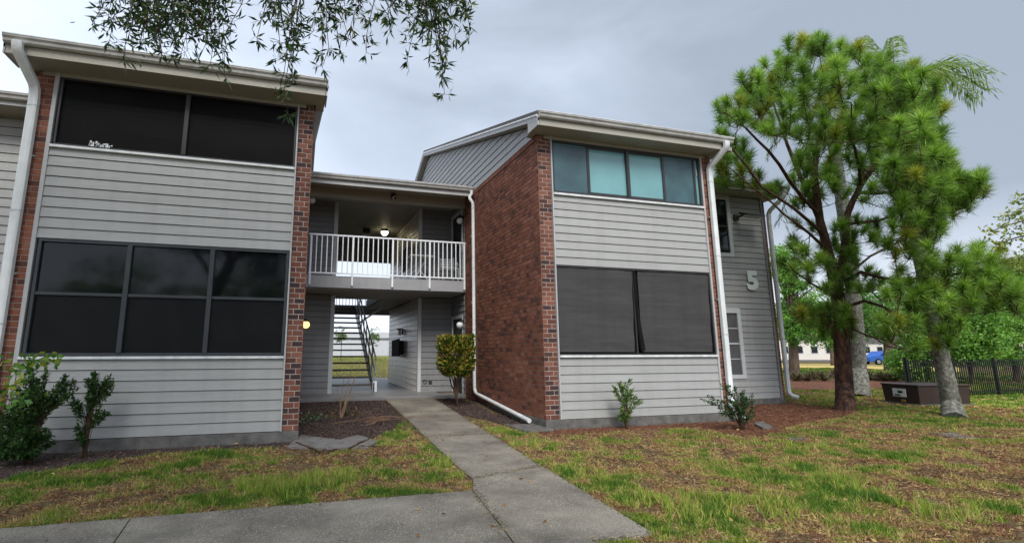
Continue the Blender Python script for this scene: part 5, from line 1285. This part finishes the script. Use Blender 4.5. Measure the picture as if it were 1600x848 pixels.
for (u, v) in ends:
    dd1 = 3.15+random.uniform(-.25, .35); b_ = dep(u, v, dd1)
    cand = sorted(fine[8:], key=lambda p: abs(p.x-b_.x-random.uniform(-.12, .12))+.3*abs(p.y-b_.y))[0]
    pts_ = bez(cand, b_, 0, 9, .016)
    for i, p in enumerate(pts_): p.x += .04*math.sin(i*.8+u); p.z += .06*math.sin(math.pi*i/9)
    tube_path(tb_, pts_, .006, .0016, 5)
    m = len(pts_)
    for i in range(2, m):
        fr_ = i/(m-1)
        for s in range(2 if fr_ < .6 else 3):
            o_ = np.array(tuple(pts_[i])); dirn = unit(rng.normal(size=3)+np.array([0, 0, -.5])); L_ = random.uniform(.03, .10)*(1.15-.5*fr_); e2 = o_+dirn*L_
            tb_.tube([Vector(o_), Vector(e2)], [.0016, .001], 3, False)
            n = random.randint(3, 6); t = rng.random(n)**.6; P_ = o_+(e2-o_)*t[:, None]
            V.append(leaves(P_, dirn*.7+rdir(n)*.85+np.array([0, 0, -.15]), rng.uniform(.045, .078, n), rng.uniform(.011, .016, n), .12))
            C.append(colmix(rng.random(n), [(0, (.018, .04, .012)), (.6, (.04, .085, .02)), (.9, (.09, .16, .03)), (1, (.22, .20, .05))]))
for i in range(60):
    c = dep(random.gauss(262, 38), random.gauss(22, 24), 3.3+random.uniform(-.1, .8)); n = 12
    P_ = np.array(tuple(c))+rng.normal(0, .05, (n, 3)); V.append(leaves(P_, rdir(n), rng.uniform(.045, .075, n), .015, .1)); C.append(colmix(rng.random(n), [(0, (.018, .04, .012)), (1, (.06, .11, .025))]))
    tb_.tube([Vector(tuple(P_[0])), c], .002, 3, False)
# crown above and behind the viewpoint, unseen, enlarged to shade the left bay
CC = [(-4.2, 2.6, 8.8, 3.0, 2.4, 1.0), (-1.6, 3.2, 8.9, 2.8, 2.2, .9), (-6, 4.0, 9, 2.4, 2.4, .9), (-3.4, .6, 7.6, 2.6, 1.8, .9), (-2.6, -1.0, 5.6, 2.6, 1.8, .9), (-1.0, -.8, 5.4, 2.0, 1.2, .6), (-4.2, .6, 6.0, 1.6, 1.4, .8)]
for i in range(1100):
    b = CC[rng.integers(0, len(CC))]; qd = unit(rng.normal(size=3))*rng.random()**.4; c = np.array([b[0]+qd[0]*b[3], b[1]+qd[1]*b[4], b[2]+qd[2]*b[5]])
    n = 40; P_ = c+rng.normal(0, .22, (n, 3)); V.append(leaves(P_, rdir(n), rng.uniform(.09, .15, n), .055)); C.append(colmix(rng.random(n), [(0, (.02, .045, .012)), (1, (.08, .15, .03))]))  # leaves oversized so the unseen crown casts more shade
tb_.build('twigs', M['barkdark'], oak, kind='stuff'); lb.build('limbs', M['barkfar'], oak, smooth=True)
npmesh('crown', np.concatenate(V), 4, np.concatenate(C), M['oakleaf'], oak, kind='stuff')

# trees across the road behind the viewer, seen only mirrored in the dark windows
for (x, y, h, lab) in ((-9, -15, 7, 'shade tree mirrored in the lower left windows, left one'), (-3, -18, 8, 'shade tree mirrored in the lower left windows, right one'), (-16, -9, 7, 'shade tree mirrored in the leftmost window pane'), (5, -20, 8, 'shade tree mirrored low in the teal window')):
    tree((x, y), [(x, y, h*.35), (x+.3, y, h*.6)], .3, [(x, y, h*.7, 3.2, 3, 2.0, 2), (x+2, y, h*.55, 2.2, 2, 1.4, 1), (x-2.2, y, h*.55, 2, 2, 1.3, 1)], 90, 60, .22, BG, lab, clr=.9)

# ------------------------------------------------------------------ yard objects
tf = empty('transformer_box', (16.9, 10.55, 0), 'dark brown metal utility transformer box on the lawn behind the leaning palm', 'utility box')
A_ = Vector((16.38, 11.12, 0)); B_ = Vector((16.20, 10.08, 0)); U1 = (B_-A_).normalized(); L1 = 1.06; U2 = Vector((-U1.y, U1.x, 0)); 
def obox(mb, o, a0, a1, b0, b1, z0, z1, inset=0):
    vs = []
    for z, i_ in ((z0, inset), (z1, 0)):
        for (a, b) in ((a0+i_, b0+i_), (a1-i_, b0+i_), (a1-i_, b1-i_), (a0+i_, b1-i_)): p = o+U1*a+U2*b; vs.append((p.x, p.y, z))
    return mb.add(vs, [(0,3,2,1),(4,5,6,7),(0,1,5,4),(1,2,6,5),(2,3,7,6),(3,0,4,7)])
brown = paint('transformer_paint', (.040, .024, .019), .45, .15, 4, .05, 20, 0, (1,1,1), .4)
obox(MB(), A_, 0, L1, 0, 1.6, 0, .50, .03).build('body', brown, tf, bevel=.012)
obox(MB(), A_, -.02, L1+.02, -.02, 1.62, .502, .545).build('lid', brown, tf, bevel=.012)
obox(MB(), A_, -.05, L1+.05, -.05, 1.65, -.05, .035).build('pad', M['concrete'], tf)
lbm = MB(); obox(lbm, A_, .35, .72, -.030, -.012, .20, .42); lbm.build('warning_label', M['white'], tf)
obox(MB(), A_, .50, .64, -.034, -.031, .30, .36).build('label_mark', M['blackmetal'], tf)
obox(MB(), A_, .40, .56, -.036, -.031, .225, .26).build('label_mark', M['blackmetal'], tf)
obox(MB(), A_, .55, .66, -.012, .01, .07, .13).build('hasp', paint('brass', (.35, .22, .06), .4), tf)
# metal fence
fe = empty('metal_fence', (18.0, 11.6, 0), 'black metal picket fence round the bushes at the right', 'fence')
f0 = Vector((17.9, 11.35, 0)); f1 = Vector((27.5, 11.95, 0)); dv = (f1-f0); Lf = dv.length; dv.normalize(); ang = math.atan2(dv.y, dv.x)
pk = MB().box(-.011, .011, -.011, .011, .05, 1.18).mesh('picket', M['blackmetal']); ps = MB().box(-.03, .03, -.03, .03, 0, 1.24).mesh('fence_post', M['blackmetal'])
for z in (.15, .98, 1.10):
    MB().bar(f0+Vector((0, 0, z)), f1+Vector((0, 0, z)), .025, .03).build('rail', M['blackmetal'], fe)
k = 0; s = 0
while s < Lf:
    p = f0+dv*s; inst('fence_post' if k % 20 == 0 else 'picket', ps if k % 20 == 0 else pk, fe, (p.x, p.y, 0), ang); s += .115; k += 1
g0 = Vector((17.9, 11.35, 0)); g1 = Vector((23.5, 15.0, 0)); dg_ = (g1-g0); Lg = dg_.length; dg_.normalize()
for z in (.15, 1.10):
    MB().bar(g0+Vector((0, 0, z)), g1+Vector((0, 0, z)), .025, .03).build('rail', M['blackmetal'], fe)
s = .15
while s < Lg: p = g0+dg_*s; inst('picket', pk, fe, (p.x, p.y, 0), math.atan2(dg_.y, dg_.x)); s += .13
# utility covers, splash block
cvp = [gp(u, v) for u, v in [(1450, 676), (1490, 677), (1536, 687), (1500, 688)]]
sheet('utility_cover', cvp, .02, M['concrete'], .04, 0, label='flat grey concrete cover in the lawn below the leaning palm', cat='utility cover')
cvp = [gp(u, v) for u, v in [(1178, 664), (1192, 662), (1208, 670), (1192, 672)]]
sheet('utility_cover', cvp, .05, M['concrete'], .06, 0, label='small grey cover in the pine straw right of the loose shrub', cat='utility cover')
cvp = [gp(u, v) for u, v in [(1230, 684), (1255, 683), (1262, 688), (1236, 689)]]
sheet('utility_cover', cvp, .02, M['concrete'], .04, 0, label='small worn cover at the front edge of the pine straw', cat='utility cover')
sp_ = empty('splash_block', (4.35, 9.3, 0), 'concrete splash block under the white downspout by the brick corner', 'splash block')
MB().prism([(4.02, .0), (4.62, .0), (4.62, .045), (4.56, .05), (4.50, .03), (4.14, .03), (4.08, .05), (4.02, .045)], 1, 8.85, 9.75).build('block', M['concrete'], sp_, bevel=.006)
# row of small purple plants
pr0 = None
for i in range(34):
    u = 1238+i*6.2+random.uniform(-2, 2); v = 589+random.uniform(-2, 5)+(i/34)*-3
    if 1330 < u < 1346: continue
    x, y = gp(u, v+4)
    if pr0 is None or i < 4:
        n = 46; P_ = np.zeros((n, 3)); P_[:, 2] = .02; dr = rdir(n); dr[:, 2] = np.abs(dr[:, 2])*1.3+.25
        o = npmesh('bedding_plant', leaves(P_, dr, rng.uniform(.22, .42, n), .09), 4, colmix(rng.random(n), [(0, (.05, .035, .03)), (.6, (.13, .085, .06)), (1, (.14, .16, .06))]), M['leaf']); pr0 = pr0 or o
        protos = globals().setdefault('PROTO', []); protos.append(o)
    else:
        o = random.choice(PROTO).copy(); COL.objects.link(o)
    o.location = (x, y, 0); o.rotation_euler.z = random.uniform(0, 6); o.scale = (random.uniform(.8, 1.5),)*3
    props(o, 'low purple brown bedding plant in the mulched row beyond the pine', 'plant', 'low bedding plants in the far mulch row')
# far side: path, dry verge, road, car, buildings
verge = paint('dry_yellow_verge', (.50, .38, .12), .95, .25, 1.2, .5, 20)
asph = paint('asphalt', (.10, .10, .10), .9, .15, 2, .4, 60)
def strip(name, uv, z, mat): return sheet(name, [gp(u, v, z) for u, v in uv], z, mat, 0, 0, kind='structure')
strip('footpath', [(1190, 577), (1300, 579), (1600, 588), (1600, 592), (1300, 583.5), (1190, 581)], .012, M['slab'])
strip('dry_verge', [(1190, 567), (1500, 570), (1500, 580), (1300, 576), (1190, 573.5)], .010, verge)
strip('road', [(1150, 558.5), (1700, 560), (1700, 566), (1400, 565), (1150, 563.5)], .010, asph)
strip('dry_verge', [(1150, 555.5), (1700, 556), (1700, 559), (1150, 557.5)], .012, verge)
# blue car
def car(u, v, wpx, label, col, cat='car'):
    x, y = gp(u, v); d = .284*x+.959*y; L_ = 4.4; th = R(-16.5)
    e_ = bpy.data.objects.new('parked_car', None); COL.objects.link(e_); WL[e_] = Vector((0, 0, 0)); props(e_, label, cat, None)
    prof = [(-2.2, .35), (-2.2, .75), (-2.05, .92), (-1.2, 1.0), (-.6, 1.42), (.75, 1.45), (1.45, .98), (2.1, .85), (2.22, .6), (2.22, .35)]
    MB().prism(prof, 1, -.85, .85).build('body', paint('car_paint', col, .25, .03, 2, 0, 10, 0, (1,1,1), .6), e_, bevel=.04)
    for s in (-1, 1):
        MB().prism([(-1.05, 1.0), (-.55, 1.36), (.05, 1.38), (.05, 1.0)], 1, s*.852-.004, s*.852+.004).build('side_window', M['glass'], e_)
        MB().prism([(.12, 1.0), (.12, 1.38), (.72, 1.38), (1.3, 1.0)], 1, s*.852-.004, s*.852+.004).build('side_window', M['glass'], e_)
        for wx in (-1.35, 1.4):
            w_ = MB().tube([(wx, s*.70, .33), (wx, s*.88, .33)], .33, 18).build('wheel', M['black'], e_); MB().tube([(wx, s*.881, .33), (wx, s*.89, .33)], .2, 14).build('rim', M['metal'], w_)
    e_.location = (x, y, 0); e_.rotation_euler.z = th; return e_
car(1383, 569.5, 50, 'blue car parked across the road behind the forked tree', (.02, .12, .50))
car(1500, 569, 50, 'white car parked across the road, mostly behind bushes', (.6, .62, .64))
def far_house(u0, u1, v0, depth, label, col, nw):
    a = dep(u0, 548, depth); b_ = dep(u1, 548, depth); h = (548-v0)/FPX*depth+CAM_Z; cx_, cy_ = (a.x+b_.x)/2, (a.y+b_.y)/2; L_ = (b_-a).length; th = math.atan2(b_.y-a.y, b_.x-a.x)
    e_ = bpy.data.objects.new('far_building', None); COL.objects.link(e_); WL[e_] = Vector((0, 0, 0)); props(e_, label, 'building')
    MB().box(-L_/2, L_/2, 0, 8, 0, h).build('wall', col, e_)
    rf = MB().prism([(-L_/2-.5, h), (L_/2+.5, h), (L_/2-1.5, h+1.8), (-L_/2+1.5, h+1.8)], 1, -.4, 8.4).build('roof', M['roof'], e_)
    for i in range(nw):
        x = -L_/2+L_*(i+.5)/nw
        for z in ([1.0, 3.8] if h > 5 else [1.0]):
            w_ = MB().box(x-.6, x+.6, -.04, -.002, z, z+1.3).build('window', M['trim'], e_); MB().box(x-.5, x+.5, -.05, -.041, z+.1, z+1.2).build('pane', M['glass'], w_)
    e_.location = (cx_, cy_, 0); e_.rotation_euler.z = th
cream = paint('cream_stucco', (.62, .58, .50), .8, .06, 1, .1)
far_house(1215, 1330, 528, 85, 'cream two storey building far behind the trees beside the corner', cream, 5)
far_house(1345, 1425, 535, 95, 'long pale low building behind the blue car', cream, 4)
far_house(1440, 1700, 530, 110, 'pale building far behind the fence bushes', cream, 6)
for i, (u, d_, v0, r_) in enumerate([(1225, 100, 470, 30), (1268, 105, 455, 34), (1320, 110, 460, 36), (1372, 105, 462, 34), (1422, 112, 465, 36), (1478, 108, 455, 38), (1535, 115, 445, 40), (1595, 112, 440, 42), (1655, 118, 440, 44)]):
    btree(u, 520, d_, [(u, v0+28, r_, 30, 2), (u+r_*.6, v0+45, r_*.7, 26, 1), (u-r_*.6, v0+48, r_*.7, 26, 1), (u, 520, r_*1.1, 26, 1.3)], .4, 'distant tree in the tree line beyond the road', 130, 40, .55, 1.6, cols=[(0, (.08, .15, .05)), (1, (.26, .38, .12))], group='distant tree line beyond the road')
# rear view through the breezeway
def rear(name, x0, x1, y0, y1, z, mat): return sheet(name, [(x0, y0), (x1, y0), (x1, y1), (x0, y1)], z, mat, 0, 0, kind='structure')
rear('footpath', -6, 14, 26.6, 28.0, .05, M['slab']); rear('road', -25, 21, 44.0, 51, .965, M['slab'])
bw = empty('boundary_wall', (8, 56, .9), 'pale grey panel wall along the road behind the breezeway', 'wall')
for i in range(16):
    x = -10+i*2.6; MB().box(x, x+2.5, 56, 56.15, .8, 2.55).build('panel', M['trim'], bw); MB().box(x-.1, x-.003, 55.95, 56.2, .8, 2.65).build('wall_post', M['trim'], bw)
mt_ = paint('commercial_building', (.62, .63, .64), .8, .08, .3)
fb2 = empty('far_building', (10, 80, .9), 'long low grey building behind the boundary wall', 'building')
MB().box(-20, 40, 80, 95, .5, 3.4).build('wall', mt_, fb2); MB().prism([(-21, 3.4), (41, 3.4), (36, 4.3), (-16, 4.3)], 1, 79.5, 96).build('roof', M['trim'], fb2)
for (u, lab) in ((583, 'staked young tree on the rear lawn seen through the passage'), (533, 'young tree on the rear lawn seen between the stair treads')):
    d_ = 36; dxy = dirv(u, 548); bx, by = dxy.x*d_, dxy.y*d_; z0 = float(road_h(bx, by))
    tree((bx, by), [(bx, by, z0+1.0), (bx+.05, by, z0+1.7)], .03, [(bx, by, z0+1.7, .45, .45, .75, 1)], 26, 30, .10, LG, lab, clr=.22, name='young_tree')
print('OBJ', len(bpy.data.objects), 'TRIS', sum(len(o.data.loops)-2*len(o.data.polygons) for o in bpy.data.objects if o.type == 'MESH'))
